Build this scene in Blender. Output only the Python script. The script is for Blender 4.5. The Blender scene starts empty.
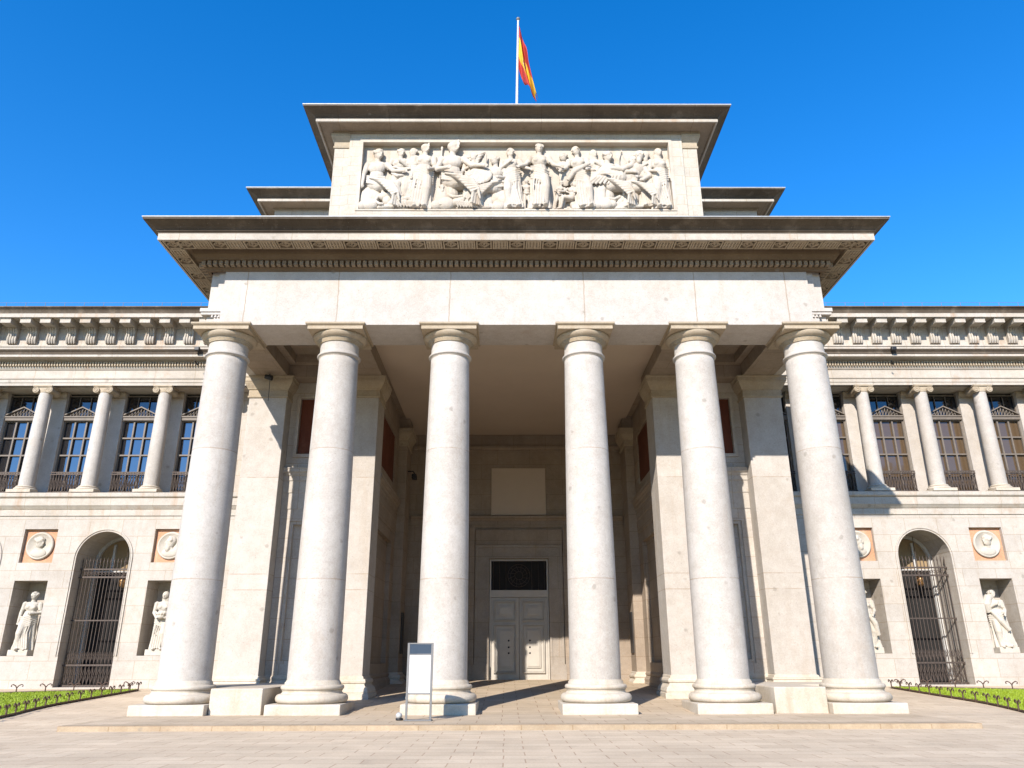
import bpy, bmesh, math, random
from mathutils import Vector, Matrix
from mathutils.geometry import tessellate_polygon
random.seed(7)
R = math.radians
C = bpy.context.scene.collection
PI = math.pi

# ------------------------------------------------------------------ mesh builder
class MB:
    def __init__(s): s.v = []; s.f = []; s.sm = []
    def add(s, vs, fs, smooth=False):
        b = len(s.v); s.v += [tuple(p) for p in vs]
        for f in fs: s.f.append([b + i for i in f]); s.sm.append(smooth)
    def box(s, x0, x1, y0, y1, z0, z1):
        if x0 > x1: x0, x1 = x1, x0
        s.add([(x0,y0,z0),(x1,y0,z0),(x1,y1,z0),(x0,y1,z0),(x0,y0,z1),(x1,y0,z1),(x1,y1,z1),(x0,y1,z1)],
              [(0,3,2,1),(4,5,6,7),(0,1,5,4),(1,2,6,5),(2,3,7,6),(3,0,4,7)])
    def lathe(s, cx, cy, prof, n=48, fold=None, sy=1.0, smooth=True):
        vs = []; fs = []
        for (r, z) in prof:
            for k in range(n):
                a = 2*PI*k/n; rr = r*(fold(a, z) if fold else 1)
                vs.append((cx + rr*math.cos(a), cy + sy*rr*math.sin(a), z))
        m = len(prof)
        for j in range(m-1):
            for k in range(n):
                k2 = (k+1) % n
                fs.append((j*n+k, j*n+k2, (j+1)*n+k2, (j+1)*n+k))
        s.add(vs, fs, smooth)
        s.add([vs[k] for k in range(n)], [tuple(range(n-1,-1,-1))])
        s.add([vs[(m-1)*n+k] for k in range(n)], [tuple(range(n))])
    def tube(s, pts, rad, n=8, caps=True, smooth=True):
        pts = [Vector(p) for p in pts]
        if not hasattr(rad, '__len__'): rad = [rad]*len(pts)
        vs = []; fs = []; prev = None
        for i, p in enumerate(pts):
            if i == 0: d = pts[1]-p
            elif i == len(pts)-1: d = p-pts[i-1]
            else: d = (pts[i+1]-p).normalized() + (p-pts[i-1]).normalized()
            if d.length < 1e-9: d = Vector((0,0,1))
            d.normalize()
            if prev is None:
                a = Vector((0,0,1)) if abs(d.z) < .9 else Vector((1,0,0))
                u = d.cross(a).normalized()
            else:
                u = prev - d*prev.dot(d)
                u = u.normalized() if u.length > 1e-6 else d.orthogonal().normalized()
            prev = u; w = d.cross(u)
            for k in range(n):
                a = 2*PI*k/n
                vs.append(p + (u*math.cos(a) + w*math.sin(a))*rad[i])
        for j in range(len(pts)-1):
            for k in range(n):
                k2 = (k+1) % n
                fs.append((j*n+k, j*n+k2, (j+1)*n+k2, (j+1)*n+k))
        s.add(vs, fs, smooth)
        if caps:
            s.add(vs[:n], [tuple(range(n-1,-1,-1))]); s.add(vs[-n:], [tuple(range(n))])
    def ell(s, c, r, rot=None, nu=14, nv=10):
        c = Vector(c); vs = []; fs = []
        for j in range(nv+1):
            t = PI*j/nv
            for k in range(nu):
                a = 2*PI*k/nu
                p = Vector((r[0]*math.sin(t)*math.cos(a), r[1]*math.sin(t)*math.sin(a), r[2]*math.cos(t)))
                if rot: p = rot @ p
                vs.append(c+p)
        for j in range(nv):
            for k in range(nu):
                k2 = (k+1) % nu
                fs.append((j*nu+k, (j+1)*nu+k, (j+1)*nu+k2, j*nu+k2))
        s.add(vs, fs, True)
    def sweep(s, path, prof, side=1, ends=True):
        # path: XY polyline; prof: (out, z) list; out is to the right of travel (side=1) with mitred corners
        P = [Vector((p[0], p[1])) for p in path]; nrm = []
        for i in range(len(P)-1):
            d = (P[i+1]-P[i]).normalized(); nrm.append(Vector((d.y, -d.x))*side)
        off = []
        for i in range(len(P)):
            if i == 0: off.append(nrm[0])
            elif i == len(P)-1: off.append(nrm[-1])
            else:
                a, b = nrm[i-1], nrm[i]; m = a+b
                off.append(m/(m.dot(a)))
        vs = []; fs = []; q = len(prof)
        for i in range(len(P)):
            for (o, z) in prof:
                pt = P[i] + off[i]*o; vs.append((pt.x, pt.y, z))
        for i in range(len(P)-1):
            for k in range(q-1):
                fs.append((i*q+k, (i+1)*q+k, (i+1)*q+k+1, i*q+k+1))
        s.add(vs, fs)
        if ends:
            s.add(vs[:q], [tuple(range(q))]); s.add(vs[-q:], [tuple(range(q-1,-1,-1))])
    def xform(s, M, start=0):
        for i in range(start, len(s.v)):
            s.v[i] = tuple(M @ Vector(s.v[i]))
    def build(s, name, mat, parent=None, bevel=0, fix=True):
        me = bpy.data.meshes.new(name); me.from_pydata(s.v, [], s.f)
        me.polygons.foreach_set('use_smooth', s.sm)
        if fix:
            bm = bmesh.new(); bm.from_mesh(me)
            bmesh.ops.recalc_face_normals(bm, faces=bm.faces[:]); bm.to_mesh(me); bm.free()
        uv = me.uv_layers.new(name='UVMap')
        for p in me.polygons:
            n = p.normal; a = (abs(n.x), abs(n.y), abs(n.z)); k = a.index(max(a))
            for li in p.loop_indices:
                co = me.vertices[me.loops[li].vertex_index].co
                uv.data[li].uv = (co.y, co.z) if k == 0 else ((co.x, co.z) if k == 1 else (co.x, co.y))
        o = bpy.data.objects.new(name, me); C.objects.link(o)
        me.materials.append(mat)
        if parent: attach(o, parent)
        if bevel:
            md = o.modifiers.new('bevel', 'BEVEL'); md.width = bevel; md.segments = 2; md.limit_method = 'ANGLE'; md.angle_limit = R(40)
        return o

def world_of(o):
    m = o.matrix_basis.copy()
    return (world_of(o.parent) @ o.matrix_parent_inverse @ m) if o.parent else m
def attach(o, parent):
    o.parent = parent; o.matrix_parent_inverse = world_of(parent).inverted()
def local(o, parent):          # child whose mesh is in the parent's own coordinates
    o.parent = parent; o.matrix_parent_inverse = Matrix()
def thing(name, label, cat, loc=(0,0,0), group=None):
    o = bpy.data.objects.new(name, None); C.objects.link(o); o.location = loc
    return tag(o, label, cat, group)
def tag(o, label, cat, group=None):
    o['label'] = label; o['category'] = cat
    if group: o['group'] = group
    return o
def copy_part(o, parent, loc=None):
    c = o.copy(); C.objects.link(c); mi = o.matrix_parent_inverse.copy(); c.parent = parent; c.matrix_parent_inverse = mi
    if loc is not None: c.location = loc
    for ch in list(o.children): copy_part(ch, c)
    return c

# ------------------------------------------------------------------ materials
def newmat(name):
    m = bpy.data.materials.new(name); m.use_nodes = True
    nt = m.node_tree; b = nt.nodes['Principled BSDF']
    return m, nt, b
def N(nt, t, **kw):
    n = nt.nodes.new(t)
    for k, v in kw.items():
        if k in n.inputs: n.inputs[k].default_value = v
        else: setattr(n, k, v)
    return n
def mixc(nt, fac, a, b, mode='MIX'):
    n = nt.nodes.new('ShaderNodeMix'); n.data_type = 'RGBA'; n.blend_type = mode
    for sock, v in ((n.inputs[0], fac), (n.inputs[6], a), (n.inputs[7], b)):
        if isinstance(v, (int, float)): sock.default_value = v
        elif isinstance(v, tuple): sock.default_value = (*v, 1) if len(v) == 3 else v
        else: nt.links.new(v, sock)
    return n.outputs[2]
def ramp(nt, src, lo, hi):
    n = N(nt, 'ShaderNodeMapRange'); n.inputs['From Min'].default_value = lo; n.inputs['From Max'].default_value = hi
    nt.links.new(src, n.inputs['Value']); return n.outputs[0]
def mathn(nt, op, a, b):
    n = N(nt, 'ShaderNodeMath', operation=op)
    for i, v in enumerate((a, b)):
        if isinstance(v, (int, float)): n.inputs[i].default_value = v
        else: nt.links.new(v, n.inputs[i])
    return n.outputs[0]
def noise(nt, vec, scale, detail=4, rough=.55, dist=0):
    n = N(nt, 'ShaderNodeTexNoise'); n.inputs['Scale'].default_value = scale; n.inputs['Detail'].default_value = detail
    n.inputs['Roughness'].default_value = rough; n.inputs['Distortion'].default_value = dist
    nt.links.new(vec, n.inputs['Vector']); return n.outputs[0]

def stone(name, c1, c2, stain=(.30,.20,.115), amt=.35, blocks=None, speck=.12, rough=.8, spots=True, streak=True, mort=.012, lines=None, xlines=None):
    m, nt, b = newmat(name)
    geo = N(nt, 'ShaderNodeNewGeometry'); pos = geo.outputs['Position']
    big = noise(nt, pos, .45, 5, .6)
    col = mixc(nt, ramp(nt, big, .35, .68), c1, c2)
    if blocks:
        w, h = blocks
        uv = N(nt, 'ShaderNodeUVMap')
        br = N(nt, 'ShaderNodeTexBrick'); br.offset = .5
        nt.links.new(uv.outputs[0], br.inputs['Vector'])
        br.inputs['Color1'].default_value = (.94,.94,.94,1); br.inputs['Color2'].default_value = (1.05,1.03,1.0,1)
        br.inputs['Mortar'].default_value = (.74,.66,.56,1)
        br.inputs['Scale'].default_value = 1; br.inputs['Brick Width'].default_value = w; br.inputs['Row Height'].default_value = h
        br.inputs['Mortar Size'].default_value = mort; br.inputs['Mortar Smooth'].default_value = .3
        col = mixc(nt, .9, col, br.outputs['Color'], 'MULTIPLY')
    if lines:
        sp = N(nt, 'ShaderNodeSeparateXYZ'); nt.links.new(pos, sp.inputs[0])
        zz = mathn(nt, 'ADD', sp.outputs[2], mathn(nt, 'MULTIPLY', noise(nt, pos, 1.5, 3), .02))
        brk = ramp(nt, noise(nt, pos, 2.2, 3), .3, .55)
        for zl in lines:
            dd = mathn(nt, 'ABSOLUTE', mathn(nt, 'SUBTRACT', zz, zl+.01), 0)
            col = mixc(nt, mathn(nt, 'MULTIPLY', mathn(nt, 'MULTIPLY', ramp(nt, dd, .022, .008), brk), .55), col, (.27,.19,.115))
        # each drum or course has a tone of its own
        idx = mathn(nt, 'ADD', mathn(nt, 'GREATER_THAN', sp.outputs[2], lines[0]), mathn(nt, 'GREATER_THAN', sp.outputs[2], lines[-1]))
        xr = mathn(nt, 'ROUND', mathn(nt, 'DIVIDE', sp.outputs[0], 1.94), 0)
        wn = N(nt, 'ShaderNodeTexWhiteNoise', noise_dimensions='2D'); cb = N(nt, 'ShaderNodeCombineXYZ')
        nt.links.new(idx, cb.inputs[0]); nt.links.new(xr, cb.inputs[1]); nt.links.new(cb.outputs[0], wn.inputs['Vector'])
        col = mixc(nt, 1, col, mixc(nt, wn.outputs['Value'], (.92,.905,.885), (1.03,1.03,1.03)), 'MULTIPLY')
    if xlines:
        sp = N(nt, 'ShaderNodeSeparateXYZ'); nt.links.new(pos, sp.inputs[0])
        xx = mathn(nt, 'ADD', sp.outputs[0], mathn(nt, 'MULTIPLY', noise(nt, pos, 2, 4), .09))
        for xl in xlines:
            dd = mathn(nt, 'ABSOLUTE', mathn(nt, 'SUBTRACT', xx, xl+.045), 0)
            col = mixc(nt, mathn(nt, 'MULTIPLY', ramp(nt, dd, .026, .010), .6), col, (.25,.18,.11))
    fine = noise(nt, pos, 55, 3, .7)
    g = mixc(nt, ramp(nt, fine, .3, .7), (1-speck,)*3, (1+speck*.6,)*3)
    col = mixc(nt, 1, col, g, 'MULTIPLY')
    grain = noise(nt, pos, 17, 3, .8)
    col = mixc(nt, 1, col, mixc(nt, ramp(nt, grain, .32, .68), (1-speck*.95,)*3, (1+speck*.5,)*3), 'MULTIPLY')
    mid = noise(nt, pos, 3.5, 6, .65)
    col = mixc(nt, 1, col, mixc(nt, ramp(nt, mid, .3, .7), (.9,.885,.86), (1.05,1.05,1.05)), 'MULTIPLY')
    if streak:
        mp = N(nt, 'ShaderNodeMapping'); mp.inputs['Scale'].default_value = (2.2, 2.2, .22); nt.links.new(pos, mp.inputs[0])
        st = noise(nt, mp.outputs[0], 1.0, 6, .65)
        col = mixc(nt, mathn(nt, 'MULTIPLY', ramp(nt, st, .55, .78), amt), col, stain)
        mp2 = N(nt, 'ShaderNodeMapping'); mp2.inputs['Location'].default_value = (13, 5, 3); nt.links.new(pos, mp2.inputs[0])
        st2 = noise(nt, mp2.outputs[0], .8, 7, .7)
        col = mixc(nt, mathn(nt, 'MULTIPLY', ramp(nt, st2, .56, .75), amt*.9), col, stain)
    if spots:
        vo = N(nt, 'ShaderNodeTexVoronoi'); vo.inputs['Scale'].default_value = 1.1; nt.links.new(pos, vo.inputs['Vector'])
        wob = mathn(nt, 'ADD', vo.outputs['Distance'], mathn(nt, 'MULTIPLY', mathn(nt, 'SUBTRACT', noise(nt, pos, 9, 3), .5), .12))
        sp = ramp(nt, wob, .105, .06)
        col = mixc(nt, mathn(nt, 'MULTIPLY', sp, .5), col, (.2,.175,.14))
        v2 = N(nt, 'ShaderNodeTexVoronoi'); v2.inputs['Scale'].default_value = 6; nt.links.new(pos, v2.inputs['Vector'])
        col = mixc(nt, mathn(nt, 'MULTIPLY', ramp(nt, v2.outputs['Distance'], .12, .06), .5), col, (.2,.18,.15))
    nt.links.new(col, b.inputs['Base Color'])
    b.inputs['Roughness'].default_value = rough; b.inputs['Specular IOR Level'].default_value = .25
    bp = N(nt, 'ShaderNodeBump'); bp.inputs['Strength'].default_value = .35; bp.inputs['Distance'].default_value = .02
    nt.links.new(mathn(nt, 'ADD', mid, mathn(nt, 'MULTIPLY', fine, .5)), bp.inputs['Height']); nt.links.new(bp.outputs[0], b.inputs['Normal'])
    return m
def plain(name, c, rough=.5, metal=0, var=.12, scale=6, spec=.4):
    m, nt, b = newmat(name)
    geo = N(nt, 'ShaderNodeNewGeometry')
    n = noise(nt, geo.outputs['Position'], scale, 5, .6)
    col = mixc(nt, ramp(nt, n, .3, .7), tuple(x*(1-var) for x in c), tuple(min(1, x*(1+var)) for x in c))
    nt.links.new(col, b.inputs['Base Color']); b.inputs['Roughness'].default_value = rough; b.inputs['Metallic'].default_value = metal
    b.inputs['Specular IOR Level'].default_value = spec
    return m

W1, W2 = (.465,.425,.375), (.40,.355,.302)
M = {}
M['column'] = stone('granite_column', (.475,.443,.402), (.415,.38,.335), amt=.26, lines=(8.0, 3.85))
M['base'] = stone('pale_base_stone', (.53,.475,.395), (.45,.385,.295), amt=.5, spots=False)
M['entab'] = stone('entablature_stone', (.48,.446,.405), (.425,.39,.348), amt=.25, xlines=(-9.4, -6.21, -2.33, 2.33, 6.21, 9.4))
M['wall'] = stone('wall_stone', W1, W2, amt=.3, blocks=(1.45, .74))
M['pier'] = stone('pier_stone', (.475,.438,.392), (.415,.372,.32), amt=.25, lines=(8.15, 4.5, 3.93))
M['cornice'] = stone('weathered_shaded_cornice_stone', (.29,.23,.165), (.22,.168,.115), stain=(.15,.115,.08), amt=.6, blocks=(1.9, 9))  # patina plus the shade of the soffits, put into a darker base colour
M['cyma'] = stone('grimy_shaded_cornice_stone', (.115,.09,.065), (.07,.053,.037), stain=(.27,.22,.165), amt=.45, blocks=(1.9, 9))  # grime and the shading of the downward-facing moulding, both held in this colour
M['soffit'] = stone('shaded_soffit_stone', (.165,.118,.074), (.12,.083,.05), stain=(.12,.09,.06), amt=.5)  # brown shadow of the underside put into the base colour, with patina
M['capital'] = stone('shaded_capital_stone', (.41,.345,.255), (.35,.28,.192), stain=(.24,.15,.08), amt=.5)  # same stone as the shafts, with its brown shading put into the colour
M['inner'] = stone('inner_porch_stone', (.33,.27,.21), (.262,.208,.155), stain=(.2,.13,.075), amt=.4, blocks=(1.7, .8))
M['surround'] = stone('door_surround_stone', (.34,.295,.245), (.28,.237,.19), amt=.35, blocks=(2.2, 1.6))
M['band'] = stone('wing_band_stone', (.47,.43,.375), (.39,.348,.29), stain=(.33,.195,.10), amt=.65, blocks=(1.9, 9))
M['marble'] = stone('white_marble', (.49,.45,.385), (.42,.372,.30), stain=(.35,.25,.15), amt=.22, spots=False, speck=.05)
M['relief'] = stone('relief_marble', (.50,.45,.38), (.42,.36,.285), stain=(.30,.19,.09), amt=.6, spots=False, speck=.05)
M['red'] = stone('red_marble', (.135,.04,.02), (.09,.024,.013), stain=(.26,.13,.08), amt=.4, spots=False)
M['orange'] = stone('orange_stucco', (.56,.30,.18), (.48,.25,.14), stain=(.62,.42,.3), amt=.6, spots=False, speck=.2)
M['plaster'] = plain('ceiling_plaster', (.48,.39,.30), .9, var=.04, scale=.6)
M['iron'] = plain('dark_iron', (.075,.055,.043), .6, .3, .3, 20)
M['rust'] = plain('brown_painted_iron', (.085,.05,.034), .7, .1, .3, 20)
M['black'] = plain('black_metal', (.02,.02,.021), .5, .2)
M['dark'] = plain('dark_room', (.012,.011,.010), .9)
M['wood'] = plain('pale_window_wood', (.14,.115,.09), .6, var=.15)
M['door'] = plain('door_paint', (.40,.36,.30), .5, var=.06, scale=3)
M['alu'] = plain('brushed_aluminium', (.15,.148,.143), .5, .1, .06)
M['poster'] = plain('white_board', (.50,.495,.485), .8, var=.02)
M['header'] = plain('blue_grey_board', (.03,.048,.072), .85, var=.05)
M['slate'] = plain('dark_plaque', (.035,.032,.03), .45, .3)
M['brass'] = plain('lantern_amber', (.38,.2,.08), .3, .4)
M['blind'] = stone('tan_blind', (.30,.215,.12), (.24,.165,.09), amt=.2, spots=False)
M['lead'] = plain('roof_lead', (.38,.38,.37), .6, .2)

def glassmat(name, tint, base, fac=.15):
    m, nt, b = newmat(name)
    b.inputs['Base Color'].default_value = (*base, 1); b.inputs['Roughness'].default_value = .04
    g = N(nt, 'ShaderNodeBsdfGlossy'); g.inputs['Color'].default_value = (*tint, 1); g.inputs['Roughness'].default_value = .02
    geo = N(nt, 'ShaderNodeNewGeometry'); bp = N(nt, 'ShaderNodeBump'); bp.inputs['Strength'].default_value = .25; bp.inputs['Distance'].default_value = .02
    nt.links.new(noise(nt, geo.outputs['Position'], .9, 2), bp.inputs['Height']); nt.links.new(bp.outputs[0], g.inputs['Normal'])
    mx = N(nt, 'ShaderNodeMixShader'); mx.inputs[0].default_value = fac
    nt.links.new(b.outputs[0], mx.inputs[1]); nt.links.new(g.outputs[0], mx.inputs[2])
    nt.links.new(mx.outputs[0], nt.nodes['Material Output'].inputs['Surface']); return m
M['glass'] = glassmat('window_glass', (.85,.9,1.0), (.012,.011,.011))
M['glass_blind'] = glassmat('window_glass_over_blinds', (.35,.35,.36), (.085,.054,.028), .08)

M['glass_upper'] = glassmat('upper_window_glass', (.5,.55,.62), (.012,.011,.011), .08)
def paving(name, w, h, c1, c2, mortar):
    m, nt, b = newmat(name)
    geo = N(nt, 'ShaderNodeNewGeometry'); pos = geo.outputs['Position']
    br = N(nt, 'ShaderNodeTexBrick'); br.offset = .42; br.squash = 1
    wv = N(nt, 'ShaderNodeVectorMath', operation='ADD')
    nz = N(nt, 'ShaderNodeTexNoise'); nz.inputs['Scale'].default_value = 1.3; nt.links.new(pos, nz.inputs['Vector'])
    sc = N(nt, 'ShaderNodeVectorMath', operation='SCALE'); sc.inputs['Scale'].default_value = .05; nt.links.new(nz.outputs[1], sc.inputs[0])
    nt.links.new(pos, wv.inputs[0]); nt.links.new(sc.outputs[0], wv.inputs[1]); nt.links.new(wv.outputs[0], br.inputs['Vector'])
    br.inputs['Color1'].default_value = (*c1, 1); br.inputs['Color2'].default_value = (*c2, 1); br.inputs['Mortar'].default_value = (*mortar, 1)
    br.inputs['Scale'].default_value = 1; br.inputs['Brick Width'].default_value = w; br.inputs['Row Height'].default_value = h
    br.inputs['Mortar Size'].default_value = .012; br.inputs['Mortar Smooth'].default_value = .2; br.inputs['Bias'].default_value = -.1
    col = br.outputs['Color']
    col = mixc(nt, 1, col, mixc(nt, ramp(nt, noise(nt, pos, .5, 6, .65), .3, .7), (.84,.83,.81), (1.08,1.07,1.05)), 'MULTIPLY')
    f = noise(nt, pos, 24, 4, .7)
    col = mixc(nt, 1, col, mixc(nt, ramp(nt, f, .3, .7), (.86,.855,.85), (1.06,1.06,1.06)), 'MULTIPLY')
    st = noise(nt, pos, 1.7, 7, .72)
    col = mixc(nt, mathn(nt, 'MULTIPLY', ramp(nt, st, .56, .74), .35), col, (.23,.19,.14))
    nt.links.new(col, b.inputs['Base Color']); b.inputs['Roughness'].default_value = .8; b.inputs['Specular IOR Level'].default_value = .25
    bp = N(nt, 'ShaderNodeBump'); bp.inputs['Strength'].default_value = .5; bp.inputs['Distance'].default_value = .012
    nt.links.new(mathn(nt, 'SUBTRACT', f, br.outputs['Fac']), bp.inputs['Height']); nt.links.new(bp.outputs[0], b.inputs['Normal'])
    return m
M['paving'] = paving('plaza_slabs', .92, .52, (.60,.485,.345), (.53,.42,.295), (.40,.28,.185))
M['paving2'] = paving('porch_slabs', 1.1, .72, (.52,.415,.295), (.44,.35,.24), (.30,.20,.125))
M['kerb'] = stone('kerb_stone', (.40,.315,.22), (.32,.25,.165), stain=(.24,.15,.08), amt=.4, blocks=(1.25, 9), mort=.016)

# ------------------------------------------------------------------ terrain
def hgt(x, y):
    base = .04*(min(y, 38.2)-24) if y > 24 else 0
    if y < 24:
        t = max(0, min(1, (y-19.6)/3.6)); t = t*t*(3-2*t)
        base = -.12*(1-t)
    return base
def struct(o): o['kind'] = 'structure'; return o

mb = MB()   # plaza: ramps gently up towards the wings; under the porch platform it stays low
ys = [-150, -40, 0, 10, 15, 18] + [19.6+.3*i for i in range(15)] + [26, 28, 30, 32, 34, 36, 38.2, 60, 150]
xs = [-150, -40, -25, -18, -14, -12, -11.27, -11.23, 0, 11.23, 11.27, 12, 14, 18, 25, 40, 150]
for y in ys:
    for x in xs:
        z = hgt(x, y)
        if abs(x) <= 11.25: z = -.12 if y < 34 else z-.3
        mb.v.append((x, y, z))
nx = len(xs)
for j in range(len(ys)-1):
    for i in range(nx-1):
        mb.f.append([j*nx+i, j*nx+i+1, (j+1)*nx+i+1, (j+1)*nx+i]); mb.sm.append(False)
struct(mb.build('plaza_paving', M['paving'], fix=False))

M['asphalt'] = plain('street_asphalt', (.055,.055,.055), .85, var=.2, scale=3)
mb = MB(); mb.add([(-150,-150,-.113), (150,-150,-.113), (150,1,-.113), (-150,1,-.113)], [(0,1,2,3)])
struct(mb.build('unseen_street', M['asphalt'], fix=False))  # unseen behind the viewer; dark ground added to cut bounced light
mb = MB()   # porch platform top
pys = [20.62, 22, 24, 26, 30, 34, 38.2, 39.5]
for y in pys:
    for x in (-11.25, 11.25): mb.v.append((x, y, max(.0, hgt(0, y)) + .0))
for j in range(len(pys)-1):
    mb.f.append([2*j, 2*j+1, 2*j+3, 2*j+2]); mb.sm.append(False)
for s_ in (0, 1):
    for j in range(len(pys)-1):
        a, b = mb.v[2*j+s_], mb.v[2*j+2+s_]
        mb.add([(a[0], a[1], -.14), (b[0], b[1], -.14), b, a], [(0,1,2,3)])
struct(mb.build('porch_platform', M['paving2']))
mb = MB(); mb.box(-11.25, 11.25, 20.22, 20.617, -.14, .004)
struct(mb.build('porch_step_kerb', M['kerb'], bevel=.02))

# ------------------------------------------------------------------ museum
museum = thing('museum_building', 'monumental pale stone museum with six plain round columns, sculpted attic panel and two arcaded wings', 'museum', (0, 24, 0))
AX = 24.73
COLX = [-10.10, -6.21, -2.33, 2.33, 6.21, 10.10]

# --- the giant columns
mb = MB()
prof = []
z0, z1 = .90, 11.29
for i in range(41):
    t = i/40; z = z0+(z1-z0)*t
    r = .775 - .11*(t**1.6)
    prof.append((r, z))
out = []
for (r, z) in prof: out.append((r, z))
out += [(.655, 11.30), (.70, 11.305)] + [(.70+.045*math.cos(a), 11.37+.045*math.sin(a)) for a in [(-PI/2+PI*k/8) for k in range(9)]] + [(.70, 11.42), (.70, 11.44), (.672, 11.47), (.662, 11.51), (.662, 11.82)]
mb.lathe(0, 0, out, 64)
column0 = mb.build('column', M['column'], None); column0.location = (COLX[0], AX, 0); attach(column0, museum)
mb = MB(); mb.box(-1.09, 1.09, -1.09, 1.09, -.02, .29)
p = mb.build('plinth', M['base'], None, bevel=.03); local(p, column0)
mb = MB()
def torus_prof(r, zc, h, n=8): return [(r - h + h*math.cos(a), zc + h*math.sin(a)) for a in [(-PI/2 + PI*k/n) for k in range(n+1)]]
mb.lathe(0, 0, [(.9, .285)] + torus_prof(1.07, .42, .13) + [(.92, .552), (.90, .57), (.875, .60), (.88, .635), (.90, .65)] + torus_prof(.935, .725, .072)
         + [(.83, .80), (.83, .86), (.805, .885), (.78, .93)], 64)
p = mb.build('base', M['base'], None); local(p, column0)
mb = MB()
mb.lathe(0, 0, [(.655, 11.80), (.70, 11.805), (.70, 11.83), (.685, 11.832), (.735, 11.845), (.735, 11.87), (.72, 11.872), (.77, 11.885), (.77, 11.91), (.76, 11.912), (.83, 11.94), (.885, 11.985), (.93, 12.05), (.93, 12.105), (.88, 12.13)], 64)
mb.box(-.94, .94, -.94, .94, 12.12, 12.25)
mb.sweep([(-.94,.94),(-.94,-.94),(.94,-.94),(.94,.94),(-.94,.94)], [(-.4, 12.25), (0, 12.25), (.03, 12.255), (.07, 12.29), (.075, 12.345), (-.4, 12.345)], side=1, ends=False)
p = mb.build('capital', M['capital'], None); local(p, column0)
for x in COLX[1:]: copy_part(column0, museum, (x, AX, 0))

# --- cheek blocks between the outer pairs of columns
for s in (-1, 1):
    mb = MB()
    mb.box(s*8.985, s*7.46, 23.92, 29.55, -.05, .72)
    mb.box(s*10.95, s*8.99, 26.1, 29.55, -.05, .718)
    mb.build('pedestal_block', M['base'], museum, bevel=.03)

# --- piers
def pier(x0, x1, y0, y1, zb, flip=1, name='pier', mat='pier'):
    xa, xb = min(x0, x1), max(x0, x1)
    mb = MB(); mb.box(xa, xb, y0, y1, zb, 12.28)
    p = mb.build(name, M[mat], museum, bevel=.02)
    path = [(xa, y1), (xa, y0), (xb, y0), (xb, y1)]
    mb = MB()
    if zb > .5:
        pr = [(0, .66), (.10, .66), (.12, .70), (.10, .78), (.13, .80), (.13, .86), (.06, .88), (.05, .93), (0, .96)]
    else:
        pr = [(0, .02), (.30, .02), (.30, .36), (.25, .38), (.26, .44), (.22, .54), (.12, .64), (.10, .70), (.14, .72), (.15, .78), (.12, .84), (.05, .87), (.04, .93), (0, .96)]
    mb.sweep(path, pr, side=1); mb.build('pier_base', M['base'], p)
    mb = MB()
    mb.sweep(path, [(0, 11.40), (.05, 11.41), (.06, 11.47), (.03, 11.49), (.03, 11.72), (.07, 11.75), (.09, 11.80), (.15, 11.90), (.20, 12.0), (.205, 12.04), (.23, 12.05), (.23, 12.2), (.26, 12.22), (.26, 12.276), (0, 12.276)], side=1)
    mb.build('pier_capital', M['capital'], p)
    return p
for s in (-1, 1):
    pier(s*10.7, s*9.2, 29.0, 30.6, .70)
    pier(s*6.98, s*5.5, 29.0, 30.5, .0)
    # inner pilaster beside the rear wall
    pier(s*5.95+.1, s*5.36+.1, 36.4, 37.9, .0, name='pilaster', mat='inner')

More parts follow.
